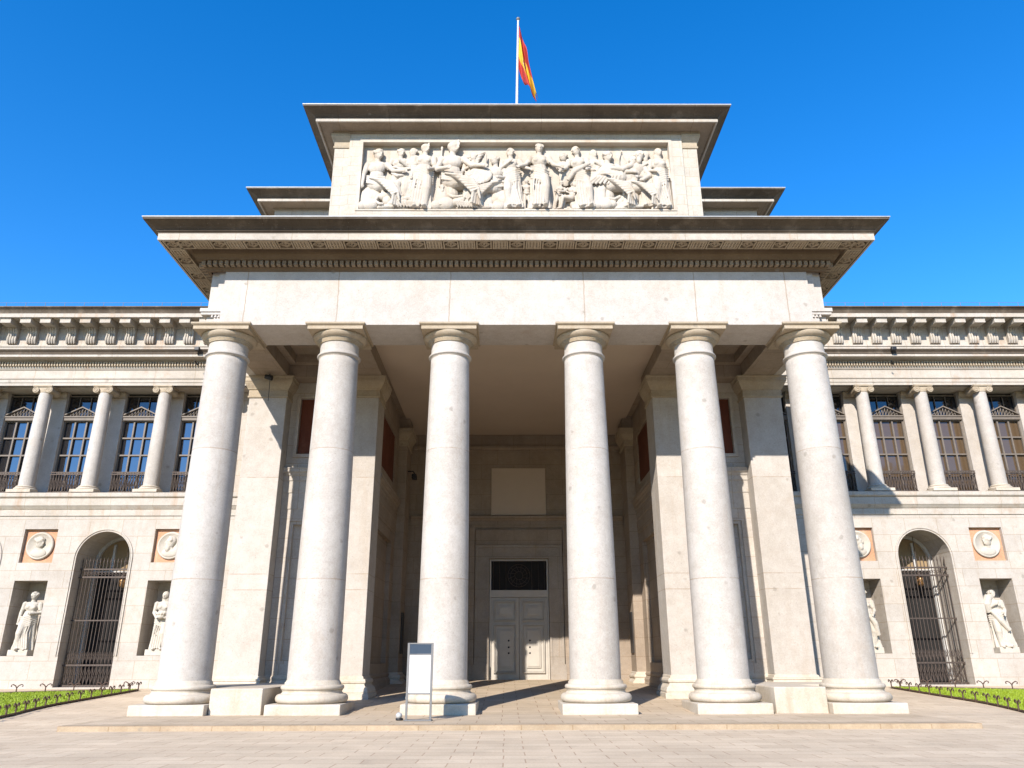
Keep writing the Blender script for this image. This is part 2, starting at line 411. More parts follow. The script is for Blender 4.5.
# --- porch walls
SC = [(0, 7.05), (.03, 7.05), (.03, 7.66), (.06, 7.69), (.06, 8.14), (.09, 8.17), (.09, 8.34), (.13, 8.38), (.15, 8.44), (.22, 8.5), (.22, 8.6), (.24, 8.62), (.24, 8.66), (0, 8.68)]
WB = [(0, .1), (.16, .1), (.16, .5), (.13, .55), (.13, .66), (.1, .7), (.04, .8), (.06, .84), (.06, .9), (0, .98)]
for s in (-1, 1):
    # wall facing the plaza between the two piers: panel recess + red marble panel
    def fb(m, a, b, y0, y1, z0, z1): m.box(s*a, s*b, y0, y1, z0, z1)
    mb = MB()
    fb(mb, 6.99, 7.35, 29.7, 30.4, 0, 12.28); fb(mb, 8.80, 9.19, 29.7, 30.4, 0, 12.28)
    fb(mb, 7.35, 8.80, 29.7, 30.4, 0, 1.35); fb(mb, 7.35, 8.80, 29.7, 30.4, 6.58, 9.25); fb(mb, 7.35, 8.80, 29.7, 30.4, 11.6, 12.28)
    fb(mb, 7.35, 8.80, 29.95, 30.4, 1.35, 6.58); fb(mb, 7.35, 8.80, 29.85, 30.4, 9.25, 11.6)
    mb.build('porch_wall', M['wall'], museum)
    mb = MB()
    for (a, b, c, d) in ((7.35, 7.47, 1.35, 6.58), (8.68, 8.80, 1.35, 6.58), (7.47, 8.68, 1.35, 1.47), (7.47, 8.68, 6.46, 6.58)):
        fb(mb, a, b, 29.76, 29.95, c, d)
    for (a, b, c, d) in ((7.22, 7.35, 9.12, 11.73), (8.80, 8.93, 9.12, 11.73), (7.35, 8.80, 9.12, 9.25), (7.35, 8.80, 11.6, 11.73)):
        fb(mb, a, b, 29.63, 29.697, c, d)
    mb.build('panel_moulding', M['band'], museum)
    mb = MB(); fb(mb, 7.36, 8.79, 29.8, 29.849, 9.26, 11.59); mb.build('marble_panel', M['red'], museum)
    mb = MB(); mb.sweep([(s*9.19, 29.7), (s*6.99, 29.7)], SC, side=-s); mb.build('string_course', M['band'], museum)
    mb = MB(); mb.sweep([(s*9.19, 29.7), (s*6.99, 29.7)], [(o, z+.0) for o, z in WB], side=-s); mb.build('wall_base', M['base'], museum)
    # side wall of the recess
    X = 5.78
    mb = MB()
    Y0, Y1 = 30.51, 39.4
    mb.box(s*X+.1, s*(X+.5), Y0, 31.3, 0, 12.9); mb.box(s*X+.1, s*(X+.5), 35.4, Y1, 0, 12.9)
    mb.box(s*X+.1, s*(X+.5), 31.3, 35.4, 0, 1.35); mb.box(s*X+.1, s*(X+.5), 31.3, 35.4, 6.58, 9.25); mb.box(s*X+.1, s*(X+.5), 31.3, 35.4, 11.6, 12.9)
    mb.box(s*(X+.2)+.1, s*(X+.5), 31.3, 35.4, 1.35, 6.58); mb.box(s*(X+.12)+.1, s*(X+.5), 31.3, 35.4, 9.25, 11.6)
    mb.build('recess_side_wall', M['inner'], museum)
    mb = MB(); mb.box(s*(X+.08)+.1, s*(X+.119)+.1, 31.31, 35.39, 9.26, 11.59); mb.build('marble_panel', M['red'], museum)
    mb = MB(); mb.sweep([(s*X+.1, Y0), (s*X+.1, 36.39)], SC, side=-s); mb.build('string_course', M['inner'], museum)
    mb = MB(); mb.sweep([(s*X+.1, Y0), (s*X+.1, 36.39)], WB, side=-s); mb.build('wall_base', M['inner'], museum)
    mb = MB(); mb.box(s*5.35+.1, s*5.31+.1, 36.75, 37.55, 1.75, 3.55); mb.build('wall_plaque', M['slate'], museum)
    # outer side wall of the porch block
    mb = MB(); mb.box(s*10.7, s*10.2, 30.61, 34.6, 0, 14.31); mb.build('porch_flank_wall', M['wall'], museum)

# --- rear wall with the door
CX = .24; YB = 39.4
mb = MB()
mb.box(-5.6, CX-1.5, YB, YB+.6, 0, 12.9); mb.box(CX+1.5, 5.9, YB, YB+.6, 0, 12.9); mb.box(CX-1.5, CX+1.5, YB, YB+.6, 6.3, 12.9)
mb.build('rear_wall', M['inner'], museum)
mb = MB()
mb.box(CX-2.2, CX-1.5, YB-.12, YB-.003, 1.27, 6.98); mb.box(CX+1.5, CX+2.2, YB-.12, YB-.003, 1.27, 6.98); mb.box(CX-1.5, CX+1.5, YB-.12, YB-.003, 6.3, 6.98)
for d, w in ((.17, .14), (.2, .05)):
    mb.box(CX-2.2, CX-2.2+w, YB-d, YB-.121, 1.27, 6.98-w); mb.box(CX+2.2-w, CX+2.2, YB-d, YB-.121, 1.27, 6.98-w); mb.box(CX-2.2, CX+2.2, YB-d-.004, YB-.121, 6.98-w, 6.98)
for sx in (-1, 1): mb.box(CX+sx*2.28, CX+sx*1.5, YB-.22, YB-.003, .4, 1.27)
mb.box(CX-1.62, CX-1.5, YB-.16, YB-.121, .6, 6.42); mb.box(CX+1.5, CX+1.62, YB-.16, YB-.121, .6, 6.42); mb.box(CX-1.5, CX+1.5, YB-.16, YB-.121, 6.3, 6.42)
mb.build('door_surround', M['surround'], museum)
mb = MB(); mb.box(CX-2.2, CX+2.2, YB-.16, YB-.003, 6.99, 7.75)
for sx in (-1, 1): mb.box(CX+sx*2.5, CX+sx*2.24, YB-.2, YB-.003, .5, 7.86)
mb.build('door_lintel', M['inner'], museum)
mb = MB(); mb.sweep([(-5.3, YB-.003), (5.6, YB-.003)], [(0, 7.87), (.06, 7.87), (.06, 8.2), (.12, 8.25), (.24, 8.36), (.26, 8.44), (0, 8.5)], side=1)
mb.sweep([(-5.3, YB-.003), (5.6, YB-.003)], [(0, 11.9), (.05, 11.9), (.05, 12.0), (.14, 12.08), (.14, 12.2), (0, 12.25)], side=1)
mb.build('string_course', M['inner'], museum)
mb = MB(); mb.box(CX-1.42, CX+1.42, YB-.08, YB-.003, 8.51, 11.0); mb.build('blank_tablet', M['plaster'], museum, bevel=.02)
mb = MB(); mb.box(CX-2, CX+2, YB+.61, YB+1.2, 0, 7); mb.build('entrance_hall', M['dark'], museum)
# door
mb = MB()
mb.box(CX-1.48, CX-1.40, YB+.02, YB+.2, .5, 6.28); mb.box(CX+1.40, CX+1.48, YB+.02, YB+.2, .5, 6.28)
mb.box(CX-1.40, CX+1.40, YB+.02, YB+.2, 4.42, 4.76); mb.box(CX-1.40, CX+1.40, YB+.02, YB+.2, 6.2, 6.28)
door = mb.build('door', M['door'], museum)
def leaf(xa, xb):
    mb = MB(); mb.box(xa, xb, YB+.1, YB+.18, .56, 4.41)
    for (za, zb) in ((3.28, 4.24), (.86, 3.12)):
        for k, (ins, d) in enumerate(((.14, .10), (.20, .055))):
            a, b, c, e = xa+ins, xb-ins, za+ins-.14, zb-ins+.14
            t = .045 if k == 0 else .03
            mb.box(a, a+t, YB+.1-d, YB+.099, c, e); mb.box(b-t, b, YB+.1-d, YB+.099, c, e)
            mb.box(a+t, b-t, YB+.1-d, YB+.099, c, c+t); mb.box(a+t, b-t, YB+.1-d, YB+.099, e-t, e)
        mb.box(xa+.34, xb-.34, YB+.04, YB+.099, za+.24, zb-.24)
        mb.box(xa+.40, xb-.40, YB+.015, YB+.04, za+.30, zb-.30)
    return mb.build('door_leaf', M['door'], door, bevel=.008)
leaf(CX-1.395, CX-.008); leaf(CX+.008, CX+1.395)
for sx in (-1, 1):
    for z in (1.78, 2.05, 2.36):
        mb = MB(); mb.ell((CX+sx*.52, YB+.03, z), (.05, .04, .05)); mb.build('door_knob', M['black'], door)
mb = MB(); mb.box(CX-1.40, CX+1.40, YB+.14, YB+.16, 4.765, 6.2); mb.build('transom_panel', M['dark'], door)
mb = MB()
for r in (.56, .42, .2):
    mb.tube([(CX+r*math.cos(a), YB+.12, 5.48+r*math.sin(a)) for a in [2*PI*k/28 for k in range(29)]], .014, 5)
for k in range(12):
    a = 2*PI*k/12; mb.tube([(CX+.2*math.cos(a), YB+.12, 5.48+.2*math.sin(a)), (CX+.56*math.cos(a+.3), YB+.12, 5.48+.56*math.sin(a+.3))], .012, 5)
for k in range(9):
    x = CX-1.3+k*.325
    if abs(x-CX) > .5:
        mb.tube([(x, YB+.12, 4.77), (x, YB+.12, 6.2)], .012, 5)
mb.build('transom_grille', M['iron'], door)

# --- beams, coffers and ceiling of the porch
mb = MB()
mb.box(-10.2, 10.2, 23.83, 25.63, 12.28, 14.40)
for s in (-1, 1):
    mb.box(s*10.45, s*10.2, 23.95, 25.63, 12.28, 14.398); mb.box(s*10.75, s*10.45, 24.06, 34.6, 12.281, 14.396)
    mb.box(s*10.93, s*10.203, 23.86, 24.9, 12.80, 12.93); mb.box(s*10.9, s*10.206, 23.9, 24.9, 12.70, 12.797)
    for k in range(3): mb.lathe(s*(10.27+.12*k), 23.935, [(.045, 12.60), (.03, 12.70)], 8)
mb.build('entablature', M['entab'], museum)
for s in (-1, 1):
    mb = MB()
    mb.box(s*10.44, s*9.2, 25.632, 28.98, 12.282, 13.4)
    mb.box(s*7.06, s*5.4, 25.632, 28.98, 12.282, 13.4)
    mb.box(s*10.44, s*5.4, 28.982, 30.6, 12.283, 13.4)
    mb.box(s*5.9, s*5.4, 30.602, 39.98, 12.902, 13.4)
    mb.box(s*5.95+.1, s*5.3+.1, 36.4, 37.9, 12.281, 12.90)
    mb.build('ceiling_beam', M['inner'], museum)
for s in (-1, 1):
    mb = MB()
    mb.box(s*9.199, s*7.061, 25.633, 28.979, 13.15, 13.39)
    for (a, b, c, d) in ((9.19, 8.9, 25.64, 28.97), (7.36, 7.07, 25.64, 28.97), (8.89, 7.37, 25.64, 25.94), (8.89, 7.37, 28.67, 28.97)):
        mb.box(s*a, s*b, c, d, 12.80, 13.149)
    mb.build('coffer', M['inner'], museum)
for s in (-1, 1):
    mb = MB(); mb.box(s*8.55, s*7.75, 26.3, 27.6, 13.10, 13.149); mb.build('ceiling_vent', M['slate'], museum)
mb = MB(); mb.box(-5.399, 5.6, 25.633, 39.98, 12.84, 13.3); mb.build('porch_ceiling', M['plaster'], museum)

# --- main cornice
CP = [(0, 14.31), (.10, 14.315), (.13, 14.37), (.19, 14.40), (.19, 14.60), (.40, 14.61), (.44, 14.68), (.50, 14.76), (.56, 14.94), (1.29, 14.94), (1.29, 14.82), (1.30, 14.82)]
FA = [(1.301, 14.83), (1.302, 14.822), (1.37, 14.822), (1.37, 15.07), (1.2, 15.072)]
CY = [(1.1, 15.075), (1.39, 15.077), (1.39, 15.10), (1.365, 15.105), (1.42, 15.125), (1.43, 15.145), (1.40, 15.155), (1.43, 15.20), (1.50, 15.27), (1.62, 15.335), (1.70, 15.37), (1.715, 15.385), (1.775, 15.39), (1.775, 15.45), (0, 15.452)]
UP = [(-10.75, 31), (-10.75, 23.88), (10.75, 23.88), (10.75, 31)]
mb = MB(); mb.sweep(UP, CP + [(1.30, 15.3), (0, 15.3)], side=1)
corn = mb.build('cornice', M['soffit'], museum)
mb = MB(); mb.sweep(UP, FA, side=1, ends=False); mb.build('fascia', M['band'], corn)
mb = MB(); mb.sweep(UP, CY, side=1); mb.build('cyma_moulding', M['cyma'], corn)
mb = MB(); mb.sweep(UP, [(.0, 15.455), (1.8, 15.455), (1.8, 15.485), (-.2, 15.62)], side=1)
mb.build('lead_flashing', M['lead'], corn)
mb = MB()      # dentils
x = -10.9
while x < 10.91:
    mb.box(x-.062, x+.062, 23.88-.37, 23.88-.192, 14.42, 14.585); x += .2
for s in (-1, 1):
    y = 23.75
    while y < 29:
        mb.box(s*(10.75+.192), s*(10.75+.37), y-.062, y+.062, 14.42, 14.585); y += .2
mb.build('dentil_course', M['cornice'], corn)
mb = MB()      # soffit panels: alternate squares of pierced grid and lozenge
def soff(cx, cy, kind, w=.53):
    h = w/2; z0, z1 = 14.83, 14.939; t = .045
    for a in (-1, 1):
        mb.box(cx-h, cx+h, cy+a*h-(t if a > 0 else 0), cy+a*h+(0 if a > 0 else t), z0, z1)
        mb.box(cx+a*h-(t if a > 0 else 0), cx+a*h+(0 if a > 0 else t), cy-h+t, cy+h-t, z0+.002, z1)
    if kind:
        q = w*.4
        for k in range(4):
            u = -q + q*2*(k+.5)/4
            mb.box(cx+u-.022, cx+u+.022, cy-h+t, cy+h-t, z0+.01, z1); mb.box(cx-h+t, cx+h-t, cy+u-.022, cy+u+.022, z0+.013, z1)
    else:
        pts = [(cx+.19, cy, 14.87), (cx, cy+.19, 14.87), (cx-.19, cy, 14.87), (cx, cy-.19, 14.87), (cx+.19, cy, 14.87)]
        mb.tube(pts, .035, 4, smooth=False)
        mb.tube([(cx+.1*math.cos(a), cy+.1*math.sin(a), 14.87) for a in [2*PI*k/12 for k in range(13)]], .02, 4)
        mb.ell((cx, cy, 14.90), (.06, .06, .05), nu=8, nv=6)
P = .565
cxs = [P*k for k in range(-20, 21)]
for k, cx in enumerate(cxs): soff(cx, 22.88, k % 2)
for s in (-1, 1):
    for k in range(12): soff(s*11.75, 22.88 + P*k, k % 2)
mb.build('soffit_panelling', M['capital'], corn)

# --- roof of the porch, attic and the block behind
mb = MB(); mb.box(-10.6, 10.6, 24.0, 34.5, 14.41, 15.6); mb.build('porch_roof', M['lead'], museum)
AY = 24.05
mb = MB()
mb.box(-6.3, -5.9, AY, 31, 15.5, 20.32); mb.box(5.9, 6.3, AY, 31, 15.5, 20.32)
mb.box(-5.9, 5.9, AY, 31, 15.5, 16.94); mb.box(-5.9, 5.9, AY, 31, 20.06, 20.32); mb.box(-5.9, 5.9, AY+.28, 31, 16.94, 20.06)
for s in (-1, 1):
    mb.box(s*6.87, s*6.3, AY+.08, 31, 15.5, 20.318)
attic = mb.build('attic', stone('attic_blocks', (.49,.445,.375), (.43,.385,.315), amt=.14, blocks=(.62, .42), spots=False, mort=.008), museum)
for s in (-1, 1):
    mb = MB()
    mb.sweep([(s*6.87, AY+1.2), (s*6.87, AY+.08), (s*6.3, AY+.08)], [(0, 19.72), (.04, 19.73), (.05, 19.8), (.02, 19.82), (.02, 20.0), (.08, 20.08), (.14, 20.2), (.14, 20.316), (0, 20.316)], side=-s)
    mb.build('attic_pilaster_cap', M['capital'], attic)
ACP = [(0, 20.32), (.06, 20.325), (.06, 20.42), (.50, 20.46), (.52, 20.42), (.555, 20.42), (.555, 20.7), (0, 20.7)]
AFA = [(.556, 20.43), (.557, 20.422), (.615, 20.422), (.615, 20.545), (.5, 20.547)]
ACY = [(.4, 20.55), (.64, 20.552), (.64, 20.575), (.62, 20.58), (.65, 20.62), (.72, 20.68), (.86, 20.745), (.95, 20.78), (.965, 20.79), (1.02, 20.795), (1.02, 20.842), (0, 20.845)]
def top_cornice(path, dz):
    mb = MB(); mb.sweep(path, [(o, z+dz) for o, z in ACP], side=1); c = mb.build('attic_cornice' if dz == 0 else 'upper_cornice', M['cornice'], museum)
    mb = MB(); mb.sweep(path, [(o, z+dz) for o, z in AFA], side=1, ends=False); mb.build('fascia', M['band'], c)
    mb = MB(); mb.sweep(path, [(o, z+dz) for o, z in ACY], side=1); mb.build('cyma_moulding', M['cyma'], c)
    return c
ac = top_cornice([(-6.87, 31), (-6.87, AY), (6.95, AY), (6.95, 31)], 0)
mb = MB(); mb.sweep([(-6.87, 31), (-6.87, AY), (6.95, AY), (6.95, 31)], [(0, 20.848), (1.04, 20.848), (1.04, 20.885), (-.3, 20.97)], side=1); mb.build('lead_flashing', M['lead'], ac)
mb = MB(); mb.box(-6.6, 6.6, 24.4, 31, 20.5, 20.95); mb.build('attic_roof', M['lead'], museum)
mb = MB(); mb.box(-10.93, 11.08, 30.0, 48, 15.61, 20.78); mb.build('upper_block', M['wall'], museum)
uc = top_cornice([(-10.93, 47), (-10.93, 30), (11.08, 30), (11.08, 47)], .45)
mb = MB(); mb.sweep([(-10.93, 47), (-10.93, 30), (11.08, 30), (11.08, 47)], [(0, 21.3), (1.04, 21.3), (1.04, 21.335), (-.3, 21.42)], side=1); mb.build('lead_flashing', M['lead'], uc)
mb = MB(); mb.box(-10.5, 10.5, 30.2, 48, 20.79, 21.4); mb.build('upper_roof', M['lead'], museum)

# ------------------------------------------------------------------ sculpted figures
def rotm(axis, deg): return Matrix.Rotation(R(deg), 3, axis)
def head(mb, c, s, style=0, turn=0):
    """s = head height; faces -Y turned by 'turn' degrees about Z"""
    st = len(mb.v); 
    mb.ell((0, 0, 0), (.36*s, .43*s, .5*s)); mb.ell((0, -.12*s, -.22*s), (.24*s, .28*s, .26*s))
    mb.ell((0, -.45*s, -.05*s), (.06*s, .11*s, .14*s)); mb.ell((0, -.40*s, -.26*s), (.12*s, .06*s, .05*s))
    mb.ell((0, -.38*s, .10*s), (.26*s, .08*s, .05*s))
    if style == 0:      # bun
        mb.ell((0, .06*s, .12*s), (.42*s, .46*s, .46*s)); mb.ell((0, .42*s, .2*s), (.22*s, .25*s, .22*s)); mb.ell((0, -.12*s, .42*s), (.3*s, .22*s, .16*s))
        for k in range(7):
            a = PI*(k+.5)/7; mb.ell((.4*s*math.cos(a), -.22*s, .12*s+.34*s*math.sin(a)), (.1*s, .12*s, .1*s), nu=8, nv=6)
    elif style == 1:    # curls
        for k in range(14):
            a = 2*PI*k/14; mb.ell((.37*s*math.cos(a), .4*s*math.sin(a)+.06*s, .2*s + .12*s*math.sin(3*a)), (.14*s, .15*s, .16*s), nu=8, nv=6)
        mb.ell((0, .05*s, .38*s), (.32*s, .36*s, .22*s))
    elif style == 2:    # helmet with crest
        mb.ell((0, .05*s, .16*s), (.46*s, .52*s, .46*s)); 
        for k in range(9):
            a = R(-30 + 26*k); mb.ell((0, -.58*s*math.cos(a)+.05*s, .2*s+.6*s*math.sin(a)), (.08*s, .16*s, .16*s), nu=8, nv=6)
    elif style == 3:    # veil
        mb.ell((0, .1*s, .06*s), (.46*s, .48*s, .54*s)); mb.ell((0, .22*s, -.5*s), (.5*s, .36*s, .6*s))
    elif style == 4:    # beard and thick hair
        mb.ell((0, .08*s, .14*s), (.44*s, .46*s, .46*s)); mb.ell((0, -.24*s, -.5*s), (.26*s, .24*s, .36*s))
        for k in range(8):
            a = PI*(k+.5)/8; mb.ell((.42*s*math.cos(a), -.1*s, .1*s+.38*s*math.sin(a)), (.13*s, .15*s, .13*s), nu=8, nv=6)
    Mx = Matrix.Translation(c) @ Matrix.Rotation(R(turn), 4, 'Z'); mb.xform(Mx, st)
def limb(mb, pts, rad): 
    mb.tube(pts, rad, 10)
    for p, r in zip(pts, rad): mb.ell(p, (r, r, r), nu=10, nv=8)
def hand(mb, p, s, d=(0, -.5, -1)):
    d = Vector(d).normalized(); p = Vector(p); side = d.cross(Vector((0, 1, 0)))
    side = side.normalized() if side.length > .1 else Vector((1, 0, 0))
    mb.ell(p + d*s*.4, (s*.35, s*.35, s*.45))
    for k in range(4):
        q = p + d*s*.7 + side*s*(k-1.5)*.2
        mb.tube([q, q + d*s*(.5 + .1*(1.5-abs(k-1.5)))], [s*.1, s*.07], 6)
    q = p + d*s*.3; mb.tube([q, q + side*s*.5 + d*s*.3], [s*.11, s*.08], 6)
def standing(mb, H=2.5, lean=0, hs=0, turn=0, arms='down', robe=1, knee=1, seed=0, wide=1.0):
    """draped standing figure facing -Y, feet at z=0"""
    rnd = random.Random(seed); h = H
    ph = rnd.uniform(0, 6)
    hip = Vector((.02*h*knee, 0, .52*h)); 
    if robe:
        def fold(a, z):
            t = 1 - z/(.62*h)
            return 1 + (.05+.17*max(0, t))*(abs(math.sin(5.5*a + ph + .8*z))*2-1.2) + .06*max(0, t)*math.sin(19*a + 2*z)
        prof = [(.150*h, .0), (.155*h, .03*h), (.14*h, .15*h), (.135*h, .30*h), (.130*h, .42*h), (.125*h, .52*h), (.105*h, .60*h), (.09*h, .66*h)]
        mb.lathe(0, 0, [(r*wide, z) for r, z in prof], 40, fold, sy=.72)
        limb(mb, [(.06*h*knee, -.06*h, .45*h), (.075*h*knee, -.11*h, .28*h), (.07*h*knee, -.07*h, .06*h)], [.07*h, .058*h, .04*h])
        for sx in (-1, 1): mb.ell((sx*.065*h, -.10*h - (.02*h if sx == knee else 0), .018*h), (.032*h, .075*h, .022*h))
        for k in range(6):    # diagonal mantle folds
            z = .60*h - .035*h*k; sg = knee
            mb.tube([(-sg*.13*h*wide, -.02*h, z+.05*h), (-sg*.05*h, -.105*h, z), (sg*.06*h, -.11*h, z-.05*h), (sg*.135*h*wide, -.03*h, z-.04*h)], [.012*h, .017*h, .017*h, .012*h], 7)
        for k in range(5):
            x = sg*(.03+.035*k-.1)*h
            mb.tube([(x, -.10*h, .5*h-.02*h*k), (x-.02*h, -.115*h, .3*h), (x-.03*h*sg, -.12*h, .03*h)], [.008*h, .013*h, .015*h], 6)
    else:
        for sx in (-1, 1):
            k = 1 if sx == knee else 0
            limb(mb, [(sx*.05*h, 0, .50*h), (sx*.062*h, -.045*h*k, .27*h), (sx*.06*h, .02*h*k, .04*h)], [.062*h, .042*h, .028*h])
            mb.ell((sx*.065*h, -.04*h, .018*h), (.028*h, .07*h, .022*h))
        mb.ell((0, 0, .52*h), (.095*h, .07*h, .075*h))
        mb.tube([(-.1*h, -.05*h, .55*h), (0, -.085*h, .5*h), (.1*h, -.05*h, .53*h), (.13*h, .0, .4*h), (.12*h, .02*h, .2*h)], [.02*h, .03*h, .03*h, .03*h, .02*h], 8)
    mb.ell((0, 0, .62*h), (.088*h, .065*h, .09*h)); mb.ell((0, -.008*h, .725*h), (.108*h, .075*h, .085*h)); mb.ell((0, 0, .79*h), (.125*h, .058*h, .04*h))
    for sx in (-1, 1): mb.ell((sx*.045*h, -.06*h, .73*h), (.04*h, .03*h, .035*h))
    mb.tube([(0, 0, .79*h), (0, -.01*h, .88*h)], [.04*h, .034*h], 10)
    head(mb, (0, -.015*h, .925*h), .135*h, hs, turn)
    SH = {1: Vector((.125*h, 0, .79*h)), -1: Vector((-.125*h, 0, .79*h))}
    poses = {'down': [(.155, -.01, .63), (.15, -.06, .49)], 'waist': [(.165, -.01, .64), (.05, -.13, .62)], 'out': [(.19, -.05, .66), (.27, -.12, .60)],
             'up': [(.2, -.03, .76), (.2, -.08, .92)], 'chest': [(.16, -.03, .66), (.02, -.12, .74)], 'hold': [(.15, -.02, .63), (.09, -.15, .56)], 'back': [(.16, .05, .64), (.12, .08, .52)]}
    a2 = arms if isinstance(arms, tuple) else (arms, arms)
    for sx, nm in zip((-1, 1), a2):
        e, w = poses[nm]
        E_, W_ = Vector((sx*e[0]*h, e[1]*h, e[2]*h)), Vector((sx*w[0]*h, w[1]*h, w[2]*h))
        limb(mb, [SH[sx], E_, W_], [.038*h, .031*h, .021*h]); hand(mb, W_, .055*h, (W_-E_))
        if robe:   # sleeve fold
            mb.tube([SH[sx] + Vector((0, .0, .01*h)), (SH[sx]+E_)/2 + Vector((0, 0, -.03*h))], [.045*h, .04*h], 8)
    if lean: mb.xform(Matrix.Rotation(R(lean), 4, 'Y'))
def seated(mb, H=2.2, d=1, hs=1, turn=0, arms=('hold', 'out'), seed=0, robe=True):
    """sits on a rock, legs towards d*X; turned three-quarter"""
    h = H
    mb.ell((-.10*h*d, .03*h, .14*h), (.11*h, .1*h, .2*h)); mb.ell((-.02*h*d, .03*h, .2*h), (.1*h, .09*h, .12*h)); mb.ell((-.16*h*d, .0, .05*h), (.09*h, .09*h, .07*h)); mb.ell((-.05*h*d, -.04*h, .06*h), (.1*h, .07*h, .08*h))
    st = len(mb.v)
    mb.ell((0, 0, .36*h), (.12*h, .09*h, .09*h)); mb.ell((0, 0, .48*h), (.095*h, .07*h, .11*h)); mb.ell((0, -.01*h, .59*h), (.11*h, .08*h, .085*h)); mb.ell((0, 0, .65*h), (.13*h, .06*h, .045*h))
    mb.tube([(0, 0, .65*h), (0, -.01*h, .74*h)], [.042*h, .036*h], 10); head(mb, (.01*h*d, -.02*h, .79*h), .145*h, hs, turn)
    for k, (dx, dy) in enumerate(((.27, -.09), (.22, .0))):
        limb(mb, [(.03*h*d, dy, .34*h), (dx*h*d, dy*1.5, .34*h - .03*h*k), ((dx+.06)*h*d, dy*1.5, .04*h)], [.085*h, .065*h, .04*h]); mb.ell(((dx+.11)*h*d, dy*1.5, .02*h), (.075*h, .03*h, .025*h))
    if robe:
        for k in range(7):
            t = k/6
            mb.tube([((-.08+.03*k)*h*d, -.1*h, (.42-.012*k)*h), ((.05+.03*k)*h*d, -.175*h, (.36-.035*k)*h), ((.24+.012*k)*h*d, -.19*h, (.30-.02*k)*h), ((.28+.008*k)*h*d, -.16*h, (.2-.022*k)*h)], [.010*h, .017*h, .017*h, .012*h], 7)
        for k in range(5):
            mb.tube([((.22+.02*k)*h*d, -.16*h+.02*k*h, .3*h), ((.25+.022*k)*h*d, -.17*h+.02*k*h, .16*h), ((.23+.03*k)*h*d, -.15*h+.02*k*h, .02*h)], [.012*h, .02*h, .016*h], 7)
        for k in range(4): mb.tube([(-.12*h, -.06*h, (.46-.03*k)*h), (0, -.1*h, (.42-.03*k)*h), (.12*h, -.06*h, (.45-.03*k)*h)], .014*h, 7)
    SH = {1: Vector((.125*h, 0, .65*h)), -1: Vector((-.125*h, 0, .65*h))}
    poses = {'hold': [(.17, -.04, .5), (.05, -.16, .46)], 'out': [(.22, -.06, .54), (.34, -.1, .52)], 'up': [(.24, -.03, .66), (.26, -.06, .82)], 'down': [(.17, -.02, .5), (.17, -.05, .36)]}
    for sx, nm in zip((-1, 1), arms):
        e, w = poses[nm]; E_, W_ = Vector((sx*e[0]*h, e[1]*h, e[2]*h)), Vector((sx*w[0]*h, w[1]*h, w[2]*h))
        limb(mb, [SH[sx], E_, W_], [.042*h, .034*h, .023*h]); hand(mb, W_, .06*h, (W_-E_))
def reclining(mb, L=2.4, d=1, hs=4, robe=True, seed=0):
    """lies along d*X, propped on an elbow; head at x=0 end"""
    h = L
    mb.ell((.1*h*d, .0, .05*h), (.2*h, .1*h, .06*h)); 
    mb.ell((.22*h*d, 0, .12*h), (.12*h, .08*h, .09*h)); mb.ell((.12*h*d, 0, .2*h), (.1*h, .075*h, .11*h)); mb.ell((.05*h*d, 0, .29*h), (.11*h, .07*h, .09*h))
    mb.tube([(.04*h*d, 0, .33*h), (.02*h*d, -.02*h, .41*h)], [.045*h, .038*h], 10); head(mb, (.01*h*d, -.03*h, .46*h), .14*h, hs, 25*d)
    limb(mb, [(.28*h*d, -.05*h, .13*h), (.52*h*d, -.07*h, .20*h), (.72*h*d, -.06*h, .04*h)], [.085*h, .062*h, .038*h])
    limb(mb, [(.28*h*d, .0, .1*h), (.55*h*d, -.02*h, .09*h), (.82*h*d, -.03*h, .05*h)], [.08*h, .06*h, .036*h])
    for x in (.76, .86): mb.ell((x*h*d, -.05*h, .04*h), (.05*h, .03*h, .045*h))
    limb(mb, [(-.05*h*d, 0, .31*h), (-.1*h*d, -.05*h, .16*h), (.0, -.1*h, .08*h)], [.042*h, .036*h, .026*h]); hand(mb, (0, -.1*h, .08*h), .06*h, (d, -.3, 0))
    limb(mb, [(.13*h*d, -.04*h, .32*h), (.25*h*d, -.09*h, .24*h), (.38*h*d, -.1*h, .25*h)], [.042*h, .034*h, .024*h]); hand(mb, (.38*h*d, -.1*h, .25*h), .06*h, (d, 0, 0))
    if robe:
        for k in range(8):
            mb.tube([((.2+.03*k)*h*d, -.06*h, (.2-.008*k)*h), ((.3+.045*k)*h*d, -.12*h, (.13-.004*k)*h), ((.34+.055*k)*h*d, -.1*h, .015*h)], [.012*h, .022*h, .016*h], 7)
def sculpt(mb, name, mat, parent, vox, smooth=2, loc=None):
    o = mb.build(name, mat, None)
    if loc: o.location = loc
    if parent: attach(o, parent)
    md = o.modifiers.new('remesh', 'REMESH'); md.mode = 'VOXEL'; md.voxel_size = vox; md.use_smooth_shade = True
    if smooth:
        ms = o.modifiers.new('smooth', 'SMOOTH'); ms.iterations = smooth; ms.factor = .5
    return o

